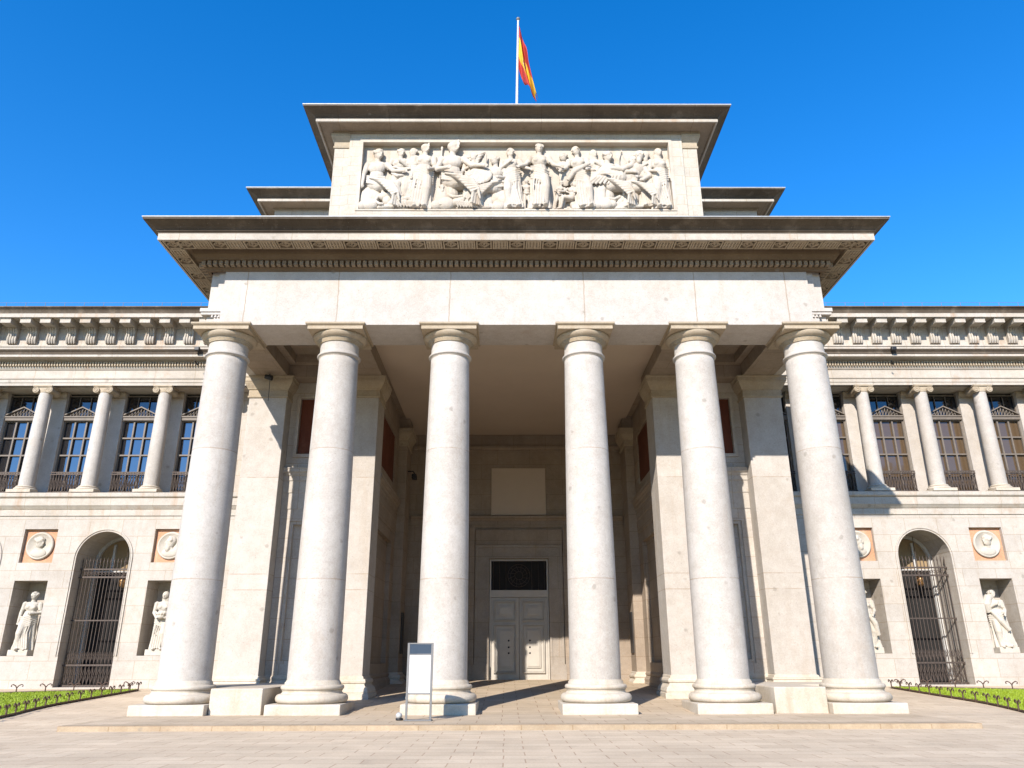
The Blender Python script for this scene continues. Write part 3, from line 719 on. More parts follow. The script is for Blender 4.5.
# --- attic relief
RY = AY + .25
mb = MB(); mb.box(-5.898, 5.898, RY, AY+.279, 16.942, 20.058)
for (a, b, c, d) in ((-5.898, -5.78, 16.942, 20.058), (5.78, 5.898, 16.942, 20.058), (-5.78, 5.78, 19.94, 20.058), (-5.78, 5.78, 16.942, 17.0)):
    mb.box(a, b, AY-.03, RY-.001, c, d)
panel = mb.build('relief_panel', M['relief'], museum)
mb = MB()
for k in range(46):   # uneven rocky ground strip at the foot of the scene
    x = -5.6 + k*.249
    mb.ell((x, RY-.03, 17.05 + random.uniform(0, .05)), (.2, .16, random.uniform(.05, .11)), nu=9, nv=6)
sculpt(mb, 'relief_ground', M['relief'], panel, .03, 1)
Z0 = 17.04
def rel(mb, x, dz=0, squash=.55, mirror=False, vox=.019, name='relief_figure'):
    Sx = -1 if mirror else 1
    Mx = Matrix.Translation((x, RY-.10, Z0+dz)) @ Matrix.Diagonal((Sx*1.06, squash*1.45, 1.115, 1)); mb.xform(Mx)
    if mirror: mb.f = [f[::-1] for f in mb.f]
    return sculpt(mb, name, M['relief'], panel, vox, 0)
def px(p): return (p-517.5)*.0377     # horizontal place along the frieze
m_ = MB(); seated(m_, 2.75, 1, 1, 40, ('down', 'out'), 1); rel(m_, px(379))
m_ = MB(); standing(m_, 2.3, 4, 1, 35, ('waist', 'chest'), 0, 1, 2); rel(m_, px(398), .15, .5)
m_ = MB(); standing(m_, 2.62, 3, 2, 40, ('down', 'hold'), 1, 1, 3, 1.12); rel(m_, px(423))
m_ = MB(); m_.tube([(px(441), RY-.1, 17.3), (px(443), RY-.1, 19.8)], .03, 8); m_.ell((px(443), RY-.1, 19.8), (.05, .04, .12)); sculpt(m_, 'relief_spear', M['relief'], panel, .02, 0)
m_ = MB(); seated(m_, 3.1, 1, 2, 50, ('hold', 'out'), 4); rel(m_, px(454), 0, .6)
m_ = MB()
for k in range(4):   # wind-blown scarf above the seated warrior
    z = 19.55-.13*k
    m_.tube([(px(462), RY-.05, z-.12), (px(468), RY-.1, z-.2), (px(475), RY-.08, z-.1), (px(482-k), RY-.1, z+.0), (px(487-2*k), RY-.04, z+.12)], [.03, .045, .05, .045, .03], 7)
sculpt(m_, 'relief_scarf', M['relief'], panel, .025, 1)
m_ = MB(); reclining(m_, 1.8, 1, 4, True, 5); rel(m_, px(444), -.02, .8)
m_ = MB(); seated(m_, 2.45, -1, 1, -30, ('out', 'hold'), 6); m_.lathe(0, 0, [(.01, -.05), (.36, -.04), (.42, 0), (.36, .05), (.01, .09)], 24)
st_ = len(m_.v) - (5*24 + 48)
m_.xform(Matrix.Translation((-.52, -.22, 1.3)) @ Matrix.Rotation(R(75), 4, 'X'), st_); rel(m_, px(497))
m_ = MB(); standing(m_, 2.4, -3, 0, 30, ('chest', 'out'), 1, -1, 7); rel(m_, px(515), .05, .5)
m_ = MB(); standing(m_, 2.6, 0, 0, 10, ('out', 'out'), 1, 1, 8, .95); rel(m_, px(541), .02, .62)
m_ = MB(); standing(m_, 1.2, 0, 1, -20, ('up', 'down'), 0, 1, 9); rel(m_, px(528), 0, .7)
m_ = MB(); head(m_, (0, 0, 2.05), .32, 1, -30); m_.ell((0, .02, 1.7), (.26, .1, .2)); m_.ell((.06, .02, 1.3), (.24, .12, .4)); rel(m_, px(565), .05, .5)
m_ = MB(); standing(m_, 1.15, 10, 1, 60, ('hold', 'out'), 0, -1, 10); rel(m_, px(557), 0, .7)
m_ = MB(); seated(m_, 1.3, -1, 1, -40, ('out', 'hold'), 11, False); rel(m_, px(573), 0, .7)
m_ = MB(); standing(m_, 2.5, -7, 0, -40, ('out', 'hold'), 1, 1, 12, 1.05)
m_.tube([(-.62, -.2, 1.05), (-.42, -.26, 1.35), (-.1, -.28, 1.55), (.18, -.24, 1.72)], [.07, .1, .09, .05], 9); rel(m_, px(586), .02, .6)
m_ = MB(); seated(m_, 2.6, 1, 1, 40, ('hold', 'out'), 13); rel(m_, px(609), .05, .6)
m_ = MB(); reclining(m_, 2.7, 1, 4, True, 14); rel(m_, px(642), .95, .6, True, name='relief_figure')
m_ = MB(); seated(m_, 2.35, 1, 4, -45, ('out', 'hold'), 15); rel(m_, px(634), .05, .6)
m_ = MB(); m_.tube([(px(621), RY-.06, 18.7), (px(621), RY-.08, 19.3), (px(624), RY-.08, 19.75), (px(627), RY-.08, 19.3), (px(629), RY-.06, 18.8)], .03, 7); sculpt(m_, 'relief_lyre', M['relief'], panel, .02, 0)
m_ = MB(); standing(m_, 2.45, 0, 3, 20, ('hold', 'down'), 1, -1, 16, .95); rel(m_, px(661), 0, .6)
m_ = MB(); reclining(m_, 1.9, 1, 1, True, 17); rel(m_, px(385), -.02, .8)
m_ = MB(); standing(m_, 2.2, 2, 1, -30, ('chest', 'up'), 1, 1, 18); rel(m_, px(473), .1, .35)
m_ = MB(); seated(m_, 2.0, -1, 0, -30, ('hold', 'out'), 19); rel(m_, px(484), 0, .55)
m_ = MB(); standing(m_, 2.3, -2, 3, 25, ('waist', 'chest'), 1, 1, 20); rel(m_, px(598), .12, .35)
m_ = MB(); standing(m_, 1.1, 8, 1, 40, ('up', 'hold'), 0, 1, 21); rel(m_, px(467), 0, .7)
m_ = MB(); standing(m_, 2.35, 3, 1, -20, ('waist', 'down'), 1, -1, 22); rel(m_, px(411), .12, .32)
m_ = MB(); standing(m_, 2.2, 0, 4, -20, ('chest', 'waist'), 1, -1, 23); rel(m_, px(648), .15, .32)
m_ = MB(); reclining(m_, 1.6, -1, 4, False, 24); rel(m_, px(625), -.02, .7)

# ------------------------------------------------------------------ wings
WY = 34.0
AXN = [15.2, 20.96, 26.7]; AXA = [18.03, 23.75, 29.4]
AXC = [13.78, 16.60, 19.42, 22.25, 25.07, 27.9]; AXW = [12.37, 15.19, 18.01, 20.84, 23.66, 26.48]
XE = 33.0
def arch_loop(c, hw, zb, zs, n=20):
    p = [(c-hw, zb), (c-hw, zs)]
    for k in range(1, n): 
        a = PI - PI*k/n; p.append((c+hw*math.cos(a), zs+hw*math.sin(a)))
    return p + [(c+hw, zs), (c+hw, zb)]
HW, ZS = 1.165, 5.70
master = {}
for s in (-1, 1):
    # lower wall with arches, statue niches and medallion squares cut in
    loops = []
    for c in AXN:
        loops.append(([(c-.72, 1.68), (c-.72, 4.76), (c+.72, 4.76), (c+.72, 1.68)], 1.15, True))
        loops.append(([(c-.73, 5.52), (c-.73, 6.98), (c+.73, 6.98), (c+.73, 5.52)], .22, True))
    for c in AXA: loops.append((arch_loop(c, HW, .45, ZS), 1.75, False))
    outer = [(10.7, 0), (XE, 0), (XE, 7.6), (10.7, 7.6)]
    polys = [[Vector((x, z, 0)) for x, z in outer]] + [[Vector((x, z, 0)) for x, z in l[0]] for l in loops]
    tris = tessellate_polygon(polys)
    flat = [(s*p.x, WY, p.y) for pl in polys for p in pl]
    mb = MB(); mb.add(flat, [tuple(t) for t in tris])
    for lp, dep, back in loops:
        n = len(lp)
        vs = [(s*x, WY, z) for x, z in lp] + [(s*x, WY+dep, z) for x, z in lp]
        mb.add(vs, [(i, (i+1) % n, n+(i+1) % n, n+i) for i in range(n)])
        if back: mb.add(vs[n:], [tuple(range(n))])
    mb.build('wing_wall', M['wall'], museum)
    # raised archivolts
    for c in AXA:
        mb = MB()
        for (o0, o1, d) in ((.0, .035, .03), (.035, .075, .012), (.075, .125, .05)):
            a, b = arch_loop(c, HW+o0, 1.68, ZS, 32), arch_loop(c, HW+o1, 1.68, ZS, 32); n = len(a)
            vs = [(s*x, WY-d, z) for x, z in a] + [(s*x, WY-d, z) for x, z in b] + [(s*x, WY, z) for x, z in a] + [(s*x, WY, z) for x, z in b]
            fs = []
            for i in range(n-1): fs += [(i, i+1, n+i+1, n+i), (i, i+1, 2*n+i+1, 2*n+i), (n+i, n+i+1, 3*n+i+1, 3*n+i)]
            fs += [(0, n, 3*n, 2*n), (n-1, 2*n-1, 4*n-1, 3*n-1)]
            mb.add(vs, fs)
        mb.build('archivolt', M['wall'], museum)
        # glazed arched door at the back of the opening
        yb = WY+1.7
        mb = MB(); lp = arch_loop(c, HW-.002, .45, ZS, 24); n = len(lp)
        inn = arch_loop(c, HW-.13, .45, ZS, 24)
        vs = [(s*x, yb-.1, z) for x, z in lp] + [(s*x, yb-.1, z) for x, z in inn] + [(s*x, yb+.04, z) for x, z in inn]
        mb.add(vs, [(i, i+1, n+i+1, n+i) for i in range(n-1)] + [(n+i, n+i+1, 2*n+i+1, 2*n+i) for i in range(n-1)])
        for dx in (-.38, .38): mb.box(s*(c+dx-.045), s*(c+dx+.045), yb-.08, yb+.03, .45 if dx < 0 else 5.3, ZS+.82)
        for z in (5.3,): mb.box(s*(c-HW+.13), s*(c+HW-.13), yb-.07, yb+.02, z-.04, z+.04)
        wd = mb.build('arch_window', stone('arch_frame_paint', (.50,.49,.46), (.46,.44,.41), amt=.1, spots=False, streak=False) if 'af' not in M else M['af'], museum)
        M['af'] = wd.data.materials[0]
        mb = MB(); mb.add([(s*x, yb+.05, z) for x, z in arch_loop(c, HW, 5.3, ZS, 24)], [tuple(range(len(lp)))]); mb.build('arch_blind', M['blind'], wd)
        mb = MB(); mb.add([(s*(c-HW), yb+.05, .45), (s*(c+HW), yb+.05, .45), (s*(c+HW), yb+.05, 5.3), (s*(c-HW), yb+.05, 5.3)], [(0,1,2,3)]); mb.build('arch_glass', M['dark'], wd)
        # iron gate
        yg = WY+.45; mb = MB(); gz = .45
        ztop = 5.06
        nb = 15
        for k in range(nb):
            x = c-1.08+2.16*k/(nb-1)
            mb.tube([(s*x, yg, gz), (s*x, yg, ztop+.5)], .019, 6); mb.lathe(s*x, yg, [(.03, ztop+.5), (.034, ztop+.55), (.004, ztop+.74)], 6)
        for z, r in ((gz+.05, .035), (gz+.86, .035), (3.12, .026), (ztop-.12, .035), (ztop+.22, .03)):
            mb.box(s*(c-1.14), s*(c+1.14), yg-r, yg+r, z-r, z+r)
        for k in range(nb-1):
            x0, x1 = c-1.08+2.16*k/(nb-1), c-1.08+2.16*(k+1)/(nb-1); xm = (x0+x1)/2
            mb.tube([(s*x0, yg-.02, gz+.92), (s*xm, yg-.03, gz+1.38), (s*x1, yg-.02, gz+.92)], .014, 5)
            mb.tube([(s*x0, yg-.02, gz+1.42), (s*xm, yg-.03, gz+1.08), (s*x1, yg-.02, gz+1.42)], .014, 5)
            mb.tube([(s*x0, yg-.02, gz+.1), (s*x1, yg-.02, gz+.8)], .013, 5); mb.tube([(s*x1, yg-.03, gz+.1), (s*x0, yg-.03, gz+.8)], .013, 5)
            if abs(xm-c) < .9: mb.tube([(s*(xm+.055*math.cos(a)), yg-.01, ztop+.05+.055*math.sin(a)) for a in [2*PI*q/8 for q in range(9)]], .012, 5)
        mb.build('iron_gate', M['iron'], museum)
        for sx in (-1, 1):   # brackets fixing the gate to the jambs
            pass
    # medallions
    for i, c in enumerate(AXN):
        mb = MB(); mb.box(s*(c-.72), s*(c+.72), WY+.17, WY+.218, 5.53, 6.97); md = mb.build('medallion', M['orange'], museum)
        mb = MB(); st_ = 0
        mb.lathe(0, 0, [(.01, 0), (.58, 0), (.61, .05), (.58, .10), (.53, .12), (.51, .085), (.01, .085)], 40)
        mb.xform(Matrix.Translation((s*c, WY+.17, 6.26)) @ Matrix.Rotation(R(90), 4, 'X')); mb.build('roundel', M['marble'], md)
        mb = MB(); d = 1 if (i % 2 == 0) == (s > 0) else -1
        mb.ell((0, 0, -.32), (.36, .1, .2)); mb.ell((.0, 0, -.12), (.13, .09, .16)); head(mb, (0, -.02, .13), .48, 1 if i % 2 else 4, 60*d)
        mb.xform(Matrix.Translation((s*c, WY+.08, 6.26)) @ Matrix.Diagonal((1, .75, 1, 1))); sculpt(mb, 'bust_relief', M['marble'], md, .022, 1)
    # sill band
    mb = MB()
    SB = [(0, 7.55), (.05, 7.56), (.05, 7.80), (.03, 7.82), (.07, 7.86), (.15, 7.97), (.18, 8.0), (.18, 8.31), (.15, 8.325), (.22, 8.36), (.25, 8.40), (.25, 8.56), (0, 8.6)]
    mb.sweep([(s*10.71, WY), (s*XE, WY)], SB, side=s); mb.box(s*10.71, s*XE, WY+.003, 36, 7.61, 8.598)
    mb.build('sill_band', M['band'], museum)
    # gallery back wall pilasters
    for c in AXC + [10.96]:
        mb = MB(); mb.box(s*(c-.6), s*(c+.6), 35.0, 35.5, 8.6, 13.72)
        gp = mb.build('gallery_pilaster', M['pier'], museum)
        mb = MB(); mb.sweep([(s*(c-.6), 35.0), (s*(c+.6), 35.0)], [(0, 13.38), (.04, 13.4), (.03, 13.46), (.08, 13.55), (.12, 13.6), (.12, 13.718), (0, 13.718)], side=s); mb.build('pilaster_cap', M['capital'], gp)
    # ionic gallery columns
    if 'ionic' not in master:
        mb = MB(); pr = [(.335 - .05*(t/14)**1.5, 8.93+(13.42-8.93)*t/14) for t in range(15)]
        mb.lathe(0, 0, [(r, z-8.6) for r, z in pr], 32)
        ic = mb.build('gallery_column', M['column'], None); ic.location = (s*AXC[0], WY+.3, 8.6); attach(ic, museum)
        mb = MB(); mb.box(-.54, .54, -.54, .54, 0, .13)
        mb.lathe(0, 0, [(.44, .128)] + torus_prof(.49, .19, .06) + [(.40, .255)] + torus_prof(.42, .295, .035) + [(.35, .335), (.335, .35)], 32)
        b_ = mb.build('base', M['base'], None); local(b_, ic)
        mb = MB(); z = 13.42-8.6
        mb.lathe(0, 0, [(.285, z-.02), (.31, z), (.31, z+.03), (.30, z+.05), (.37, z+.14), (.34, z+.16)], 32)
        for sx in (-1, 1):
            mb.lathe(0, 0, [(.15, -.36), (.165, -.33), (.12, -.1), (.11, 0), (.12, .1), (.165, .33), (.15, .36)], 20)
            mb.xform(Matrix.Translation((sx*.315, 0, z+.1)) @ Matrix.Rotation(R(90), 4, 'X'), len(mb.v)-(7*20+40))
            sp = [(sx*.315 - sx*(.03+.11*(1-t))*math.cos(t*9)*1, -.365, z+.10+(.03+.11*(1-t))*math.sin(t*9)) for t in [k/24 for k in range(25)]]
            mb.tube(sp, .018, 5)
        mb.box(-.4, .4, -.34, .34, z+.14, z+.24); mb.box(-.44, .44, -.40, .40, z+.242, z+.31)
        c_ = mb.build('capital', M['capital'], None); local(c_, ic)
        master['ionic'] = ic
        lst = AXC[1:]
    else: lst = AXC
    for c in lst: copy_part(master['ionic'], museum, Vector((s*c, WY+.3, 8.6)))
    if s < 0:   # solid end bay beside the porch
        mb = MB(); mb.box(s*11.57, s*13.17, 35.02, 35.3, 8.6, 13.72); mb.build('gallery_end_wall', M['wall'], museum)
    # windows
    gm = 'glass' if s < 0 else 'glass_blind'
    key = 'win%d' % s
    mb = MB()   # frame
    for x in (-.78, -.27, .27, .78): mb.box(x-.035, x+.035, -.05, .04, .25, 3.72)
    for z in (.27, 1.18, 2.02, 2.86, 3.70): mb.box(-.78, .78, -.045, .035, z-.035, z+.035)
    mb.box(-.82, .82, -.16, .04, 3.72, 3.86); mb.box(-.84, .84, -.2, .04, 3.862, 3.93)
    for x in (-.27, .27): mb.box(x-.012, x+.012, -.02, .04, 3.94, 4.95)
    mb.box(-.82, -.78, -.04, .05, .0, 5.0); mb.box(.78, .82, -.04, .05, 0, 5.0); mb.box(-.78, .78, -.04, .05, 4.95, 5.0)
    w0 = mb.build('window', M['wood'], None); lw = AXW if s > 0 else AXW[1:]; w0.location = (s*lw[0], 35.22, 8.62); attach(w0, museum)
    mb = MB(); mb.add([(-.82, .06, 0), (.82, .06, 0), (.82, .06, 3.75), (-.82, .06, 3.75)], [(0,1,2,3)]); g_ = mb.build('pane', M[gm], None); local(g_, w0)
    mb = MB(); mb.add([(-.82, .062, 3.75), (.82, .062, 3.75), (.82, .062, 5.0), (-.82, .062, 5.0)], [(0,1,2,3)]); g_ = mb.build('upper_pane', M['glass_upper'], None); local(g_, w0)
    mb = MB()
    for (a, b, t) in (((-.84, 3.95), (0, 4.36), .06), ((0, 4.36), (.84, 3.95), .06)):
        mb.add([(a[0], -.18, a[1]), (b[0], -.18, b[1]), (b[0], -.18, b[1]+t), (a[0], -.18, a[1]+t), (a[0], .0, a[1]), (b[0], .0, b[1]), (b[0], .0, b[1]+t), (a[0], .0, a[1]+t)],
               [(0,1,2,3),(4,7,6,5),(0,4,5,1),(1,5,6,2),(2,6,7,3),(3,7,4,0)])
    for k in range(9):
        x = -.56+.14*k; top = 4.36-abs(x)*.49
        mb.tube([(x, -.1, 3.94), (x, -.1, top)], .018, 5)
        if k < 8: mb.tube([(x, -.1, 3.95), (x+.14, -.1, min(top, 4.36-abs(x+.14)*.49))], .014, 5)
    g_ = mb.build('pediment', M['wood'], None); local(g_, w0)
    mb = MB()
    for k in range(13):
        x = -.76+.1267*k; mb.tube([(x, -.3, .05), (x, -.3, 1.14)], .017, 6)
    for z in (.08, .2, 1.04, 1.14): mb.box(-.8, .8, -.325, -.275, z-.02, z+.02)
    for k in range(12):
        x = -.76+.1267*k; mb.tube([(x, -.3, .25), (x+.1267, -.3, .95)], .011, 5); mb.tube([(x, -.3, .95), (x+.1267, -.3, .25)], .011, 5)
    g_ = mb.build('railing', M['iron'], None); local(g_, w0)
    for c in lw[1:]: copy_part(w0, museum, Vector((s*c, 35.22, 8.62)))
    # dark room behind, gallery soffit
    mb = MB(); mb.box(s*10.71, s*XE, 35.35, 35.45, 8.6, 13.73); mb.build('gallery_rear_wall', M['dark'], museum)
    # entablature of the wing
    EP = [(0, 13.74), (0, 13.88), (.03, 13.885), (.03, 14.03), (.07, 14.06), (.08, 14.11), (.01, 14.12), (.01, 14.50), (.05, 14.52), (.09, 14.58), (.10, 14.62), (.10, 14.92), (.22, 14.97),
          (.58, 14.985), (.58, 15.10), (.06, 15.102), (.06, 15.40), (.06, 15.68), (.1, 15.70), (.1, 15.78), (.03, 15.81), (.03, 16.66), (.1, 16.68), (.1, 16.84), (.3, 16.86),
          (.97, 16.86), (.97, 16.84), (1.0, 16.84), (1.0, 17.04), (.3, 17.043)]
    mb = MB(); mb.sweep([(s*10.76, WY+.02), (s*XE, WY+.02)], [(.8, 17.045), (1.02, 17.047), (1.0, 17.09), (1.03, 17.18), (1.1, 17.26), (1.16, 17.29), (1.16, 17.345), (-.3, 17.46)], side=s)
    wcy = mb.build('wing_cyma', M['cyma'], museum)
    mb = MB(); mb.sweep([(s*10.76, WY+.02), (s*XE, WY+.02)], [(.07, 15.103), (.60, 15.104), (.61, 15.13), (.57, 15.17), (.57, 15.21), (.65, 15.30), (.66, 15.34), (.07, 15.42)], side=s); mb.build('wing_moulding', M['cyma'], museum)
    mb = MB(); mb.sweep([(s*10.76, WY+.02), (s*XE, WY+.02)], EP, side=s)
    mb.box(s*10.76, s*XE, WY+.33, 36, 13.742, 17.3)
    wen = mb.build('wing_entablature', M['band'], museum)
    mb = MB(); x = 10.9
    while x < XE: mb.box(s*x, s*(x+.065), WY-.2, WY-.085, 14.66, 14.87); x += .13
    mb.build('wing_dentil_course', M['capital'], wen)
    # consoles with fluted brackets
    if 'console' not in master:
        mb = MB()
        mb.box(-.25, .25, -.88, -.082, 16.60, 16.838); mb.box(-.27, .27, -.905, -.082, 16.79, 16.842)
        for k in range(4):
            x = -.18+.12*k; pts = []
            for t in [q/10 for q in range(11)]:
                z = 15.84 + .76*t; y = -.06 - .06 - .20*(t**2.0) - .05*math.sin(t*PI*2)
                pts.append((x, y, z))
            mb.tube(pts, [.045+.014*math.sin(q*.6) for q in range(11)], 7)
        n0 = [(-.06-.03-.18*((q/8)**2.0), 15.84+.76*q/8) for q in range(9)]
        for k in range(8):
            y0, z0 = n0[k]; y1, z1 = n0[k+1]
            mb.add([(-.22, -.012, z0), (.22, -.012, z0), (.22, y0, z0), (-.22, y0, z0), (-.22, -.012, z1), (.22, -.012, z1), (.22, y1, z1), (-.22, y1, z1)],
                   [(0,1,2,3),(4,7,6,5),(2,6,7,3),(0,3,7,4),(1,5,6,2)])
        mb.xform(Matrix.Translation((0, 0, -15.84)))
        cn = mb.build('console', M['band'], None); cn.location = (s*10.98, WY, 15.84); attach(cn, museum); master['console'] = cn
        start = 1
    else: start = 0
    for k in range(start, 23): copy_part(master['console'], museum, Vector((s*(10.98+.9433*k), WY, 15.84)))
    # lightning conductor line along the roof edge
    mb = MB(); x = 11.3
    mb.tube([(s*10.9, WY-.9, 17.63), (s*XE, WY-.9, 17.63)], .010, 5)
    while x < XE: mb.tube([(s*x, WY-.9, 17.3), (s*x, WY-.9, 17.64)], .011, 5); x += .93
    mb.build('roof_rail', M['alu'], museum)
    mb = MB(); mb.box(s*10.76, s*XE, WY+.4, 47, 17.301, 17.6); mb.build('wing_roof', M['lead'], museum)

# ------------------------------------------------------------------ statues in the niches
def statue(x, label, fn, turn, name='statue'):
    t = thing(name, label, 'statue', (x, WY+.33, 1.68), 'marble statues in the wall niches')
    mb = MB(); fn(mb); mb.xform(Matrix.Translation((x, WY+.36, 1.90)) @ Matrix.Rotation(R(turn), 4, 'Z'))
    sculpt(mb, 'figure', M['marble'], t, .016, 0)
    mb = MB(); mb.box(x-.42, x+.42, WY+.04, WY+.72, 1.682, 1.93); mb.build('pedestal', M['marble'], t, bevel=.02)
def f1(mb): standing(mb, 2.42, 2, 1, -25, ('down', 'waist'), 1, -1, 31, 1.05)
def f2(mb):
    standing(mb, 2.42, 0, 3, -15, ('hold', 'hold'), 1, 1, 32, .95)
    mb.ell((0, -.42, 1.36), (.17, .13, .11))
    for k in range(9): mb.ell((.14*math.cos(k*.7), -.42+.1*math.sin(k*.7), 1.46), (.06, .06, .06), nu=8, nv=6)
def f3(mb):
    standing(mb, 2.42, 0, 0, 20, ('waist', 'hold'), 1, 1, 33, 1.1)
    mb.tube([(.1, -.35, 1.3), (.25, -.36, 1.0), (.32, -.3, .5)], [.1, .12, .1], 9)
def f4(mb):
    standing(mb, 2.40, -3, 0, 35, ('chest', 'hold'), 1, -1, 34, 1.15)
    mb.tube([(-.36, -.05, 1.45), (-.42, -.1, 1.8), (-.3, -.08, 2.08), (-.08, .08, 2.12)], [.14, .2, .17, .1], 10)
    mb.tube([(-.3, -.2, 1.5), (-.05, -.33, 1.1), (.22, -.3, .7)], [.08, .12, .1], 9)
statue(-20.96, 'white marble statue of a draped figure with a bent knee in the far left niche', f1, 12)
statue(-15.2, 'white marble statue of a veiled woman holding a basket, left of the leftmost giant column', f2, 12)
statue(15.2, 'white marble statue half hidden by the rightmost giant column', f3, -12)
statue(20.96, 'white marble statue, one arm out, heavy cloth over the shoulder, in the far right niche', f4, -12)

# ------------------------------------------------------------------ small things
for s, lab in ((-1, 'amber lantern hanging inside the left arched gateway'), (1, 'amber lantern hanging inside the right arched gateway')):
    t = thing('hanging_lantern', lab, 'lantern', (s*17.9, WY+1.15, 4.2), 'lanterns inside the arched gateways')
    x = s*17.9+.35
    mb = MB(); mb.lathe(x, WY+1.15, [(.08, 4.55), (.14, 4.62), (.17, 4.9), (.1, 4.98)], 10); mb.build('lamp_glass', M['brass'], t)
    mb = MB(); mb.lathe(x, WY+1.15, [(.03, 4.48), (.09, 4.54), (.09, 4.56)], 10); mb.lathe(x, WY+1.15, [(.18, 4.98), (.19, 5.0), (.06, 5.14), (.02, 5.2)], 10); mb.tube([(x, WY+1.15, 5.2), (x, WY+1.15, 6.75)], .015, 5); mb.build('lamp_cap', M['iron'], t)

# information stand
t = thing('information_stand', 'tall aluminium information stand with a blank white board and dark header, before the third column', 'sign stand', (-2.66, 21.6, 0))
mb = MB()
for x in (-2.975, -2.345): mb.box(x-.03, x+.03, 21.56, 21.60, .03, 1.92)
for z in (1.91, 1.63, .66): mb.box(-2.945, -2.375, 21.562, 21.598, z-.022, z+.01)
mb.build('frame', M['alu'], t, bevel=.006)
mb = MB(); mb.box(-3.02, -2.30, 21.42, 21.76, .004, .03); mb.build('base', M['alu'], t, bevel=.006)
mb = MB(); mb.box(-2.943, -2.377, 21.57, 21.59, 1.642, 1.886); mb.build('header_board', M['header'], t)
mb = MB(); mb.box(-2.943, -2.377, 21.568, 21.59, .672, 1.606); mb.build('poster_board', M['poster'], t)
# small floor lamp at its foot
t = thing('floor_spotlight', 'small round grey floor spotlight beside the foot of the information stand', 'spotlight', (-3.17, 21.75, 0))
mb = MB(); mb.lathe(-3.17, 21.75, [(.09, .004), (.10, .02), (.10, .05), (.05, .07)], 16); mb.build('foot', M['black'], t)
mb = MB(); mb.ell((-3.18, 21.72, .12), (.085, .085, .08)); mb.build('lamp_head', M['lead'], t)

# security camera on the left recess wall, spotlight under the left capital
t = thing('security_camera', 'black security camera on a bracket high on the left inner wall behind the third column', 'camera', (-5.2, 36.9, 9.9))
mb = MB(); mb.tube([(-5.26, 36.9, 10.25), (-5.0, 36.9, 10.25), (-4.9, 36.8, 10.1)], .03, 6); mb.build('bracket', M['black'], t)
mb = MB(); mb.box(-5.02, -4.8, 36.55, 36.95, 9.82, 10.06); mb.tube([(-4.91, 36.55, 9.94), (-4.91, 36.42, 9.94)], .08, 10); mb.build('housing', M['black'], t, bevel=.02)
t = thing('ceiling_spotlight', 'small black spotlight with a cable above the left outer pier', 'spotlight', (-9.85, 28.55, 12.1))
mb = MB(); mb.tube([(-9.85, 28.6, 12.26), (-9.85, 28.5, 12.12)], .025, 6); mb.tube([(-9.86, 28.6, 12.26), (-9.86, 28.71, 12.1), (-9.86, 28.78, 11.2)], .012, 5); mb.build('bracket', M['black'], t)
mb = MB(); mb.tube([(-9.98, 28.46, 12.12), (-9.7, 28.46, 12.05)], [.09, .11], 10); mb.build('lamp_head', M['black'], t)

for x, lab in ((-14.95, 'small black floodlight on the left wing cornice'), (17.95, 'small black floodlight on the right wing cornice')):
    t = thing('floodlight', lab, 'floodlight', (x, WY-.6, 15.1), 'floodlights on the wing cornices')
    mb = MB(); mb.tube([(x, WY-.45, 14.6), (x-.1, WY-.62, 14.75)], .035, 6); mb.tube([(x, WY-.58, 15.05), (x+.02, WY-.7, 15.3)], .02, 6); mb.build('bracket', M['black'], t)
    mb = MB(); mb.box(x-.1, x+.12, WY-.86, WY-.68, 15.2, 15.38); mb.build('housing', M['black'], t, bevel=.02)
# flagpole and flag
t = thing('flagpole', 'tall white flagpole standing on the attic roof', 'flagpole', (.03, 27, 20.94))
p0, p1 = Vector((.03, 27, 20.95)), Vector((.17, 27, 28.9))
mb = MB(); mb.tube([p0, p0.lerp(p1, .5), p1], [.062, .055, .04], 12); mb.build('pole', M['poster'], t)
mb = MB(); mb.ell(p1+Vector((0, 0, .08)), (.09, .09, .09)); mb.build('finial', M['alu'], t)
m, nt, b = newmat('flag_cloth')
uvn = N(nt, 'ShaderNodeUVMap'); sep = N(nt, 'ShaderNodeSeparateXYZ'); nt.links.new(uvn.outputs[0], sep.inputs[0])
v = sep.outputs[1]; u_ = sep.outputs[0]
band = mathn(nt, 'MULTIPLY', mathn(nt, 'GREATER_THAN', v, .27), mathn(nt, 'LESS_THAN', v, .73))
col = mixc(nt, band, (.58,.06,.045), (.85,.56,.05))
# small coat-of-arms shield in red, white and gold
du = mathn(nt, 'ABSOLUTE', mathn(nt, 'SUBTRACT', u_, .36), 0); dv = mathn(nt, 'ABSOLUTE', mathn(nt, 'SUBTRACT', v, .5), 0)
sh = mathn(nt, 'MULTIPLY', mathn(nt, 'LESS_THAN', du, .075), mathn(nt, 'LESS_THAN', dv, .15))
ck = N(nt, 'ShaderNodeTexChecker'); ck.inputs['Scale'].default_value = 8; ck.inputs['Color1'].default_value = (.5,.03,.03,1); ck.inputs['Color2'].default_value = (.7,.62,.5,1); nt.links.new(uvn.outputs[0], ck.inputs['Vector'])
col = mixc(nt, sh, col, ck.outputs[0])
nt.links.new(col, b.inputs['Base Color']); b.inputs['Roughness'].default_value = .8
tr = N(nt, 'ShaderNodeBsdfTranslucent'); nt.links.new(col, tr.inputs['Color']); mx = N(nt, 'ShaderNodeMixShader'); mx.inputs[0].default_value = .4
nt.links.new(b.outputs[0], mx.inputs[1]); nt.links.new(tr.outputs[0], mx.inputs[2]); nt.links.new(mx.outputs[0], nt.nodes['Material Output'].inputs['Surface'])
NU, NV = 40, 24; me = bpy.data.meshes.new('flag'); vs = []; fs = []; uvs = []
ztop, zbot = 28.6, 26.2
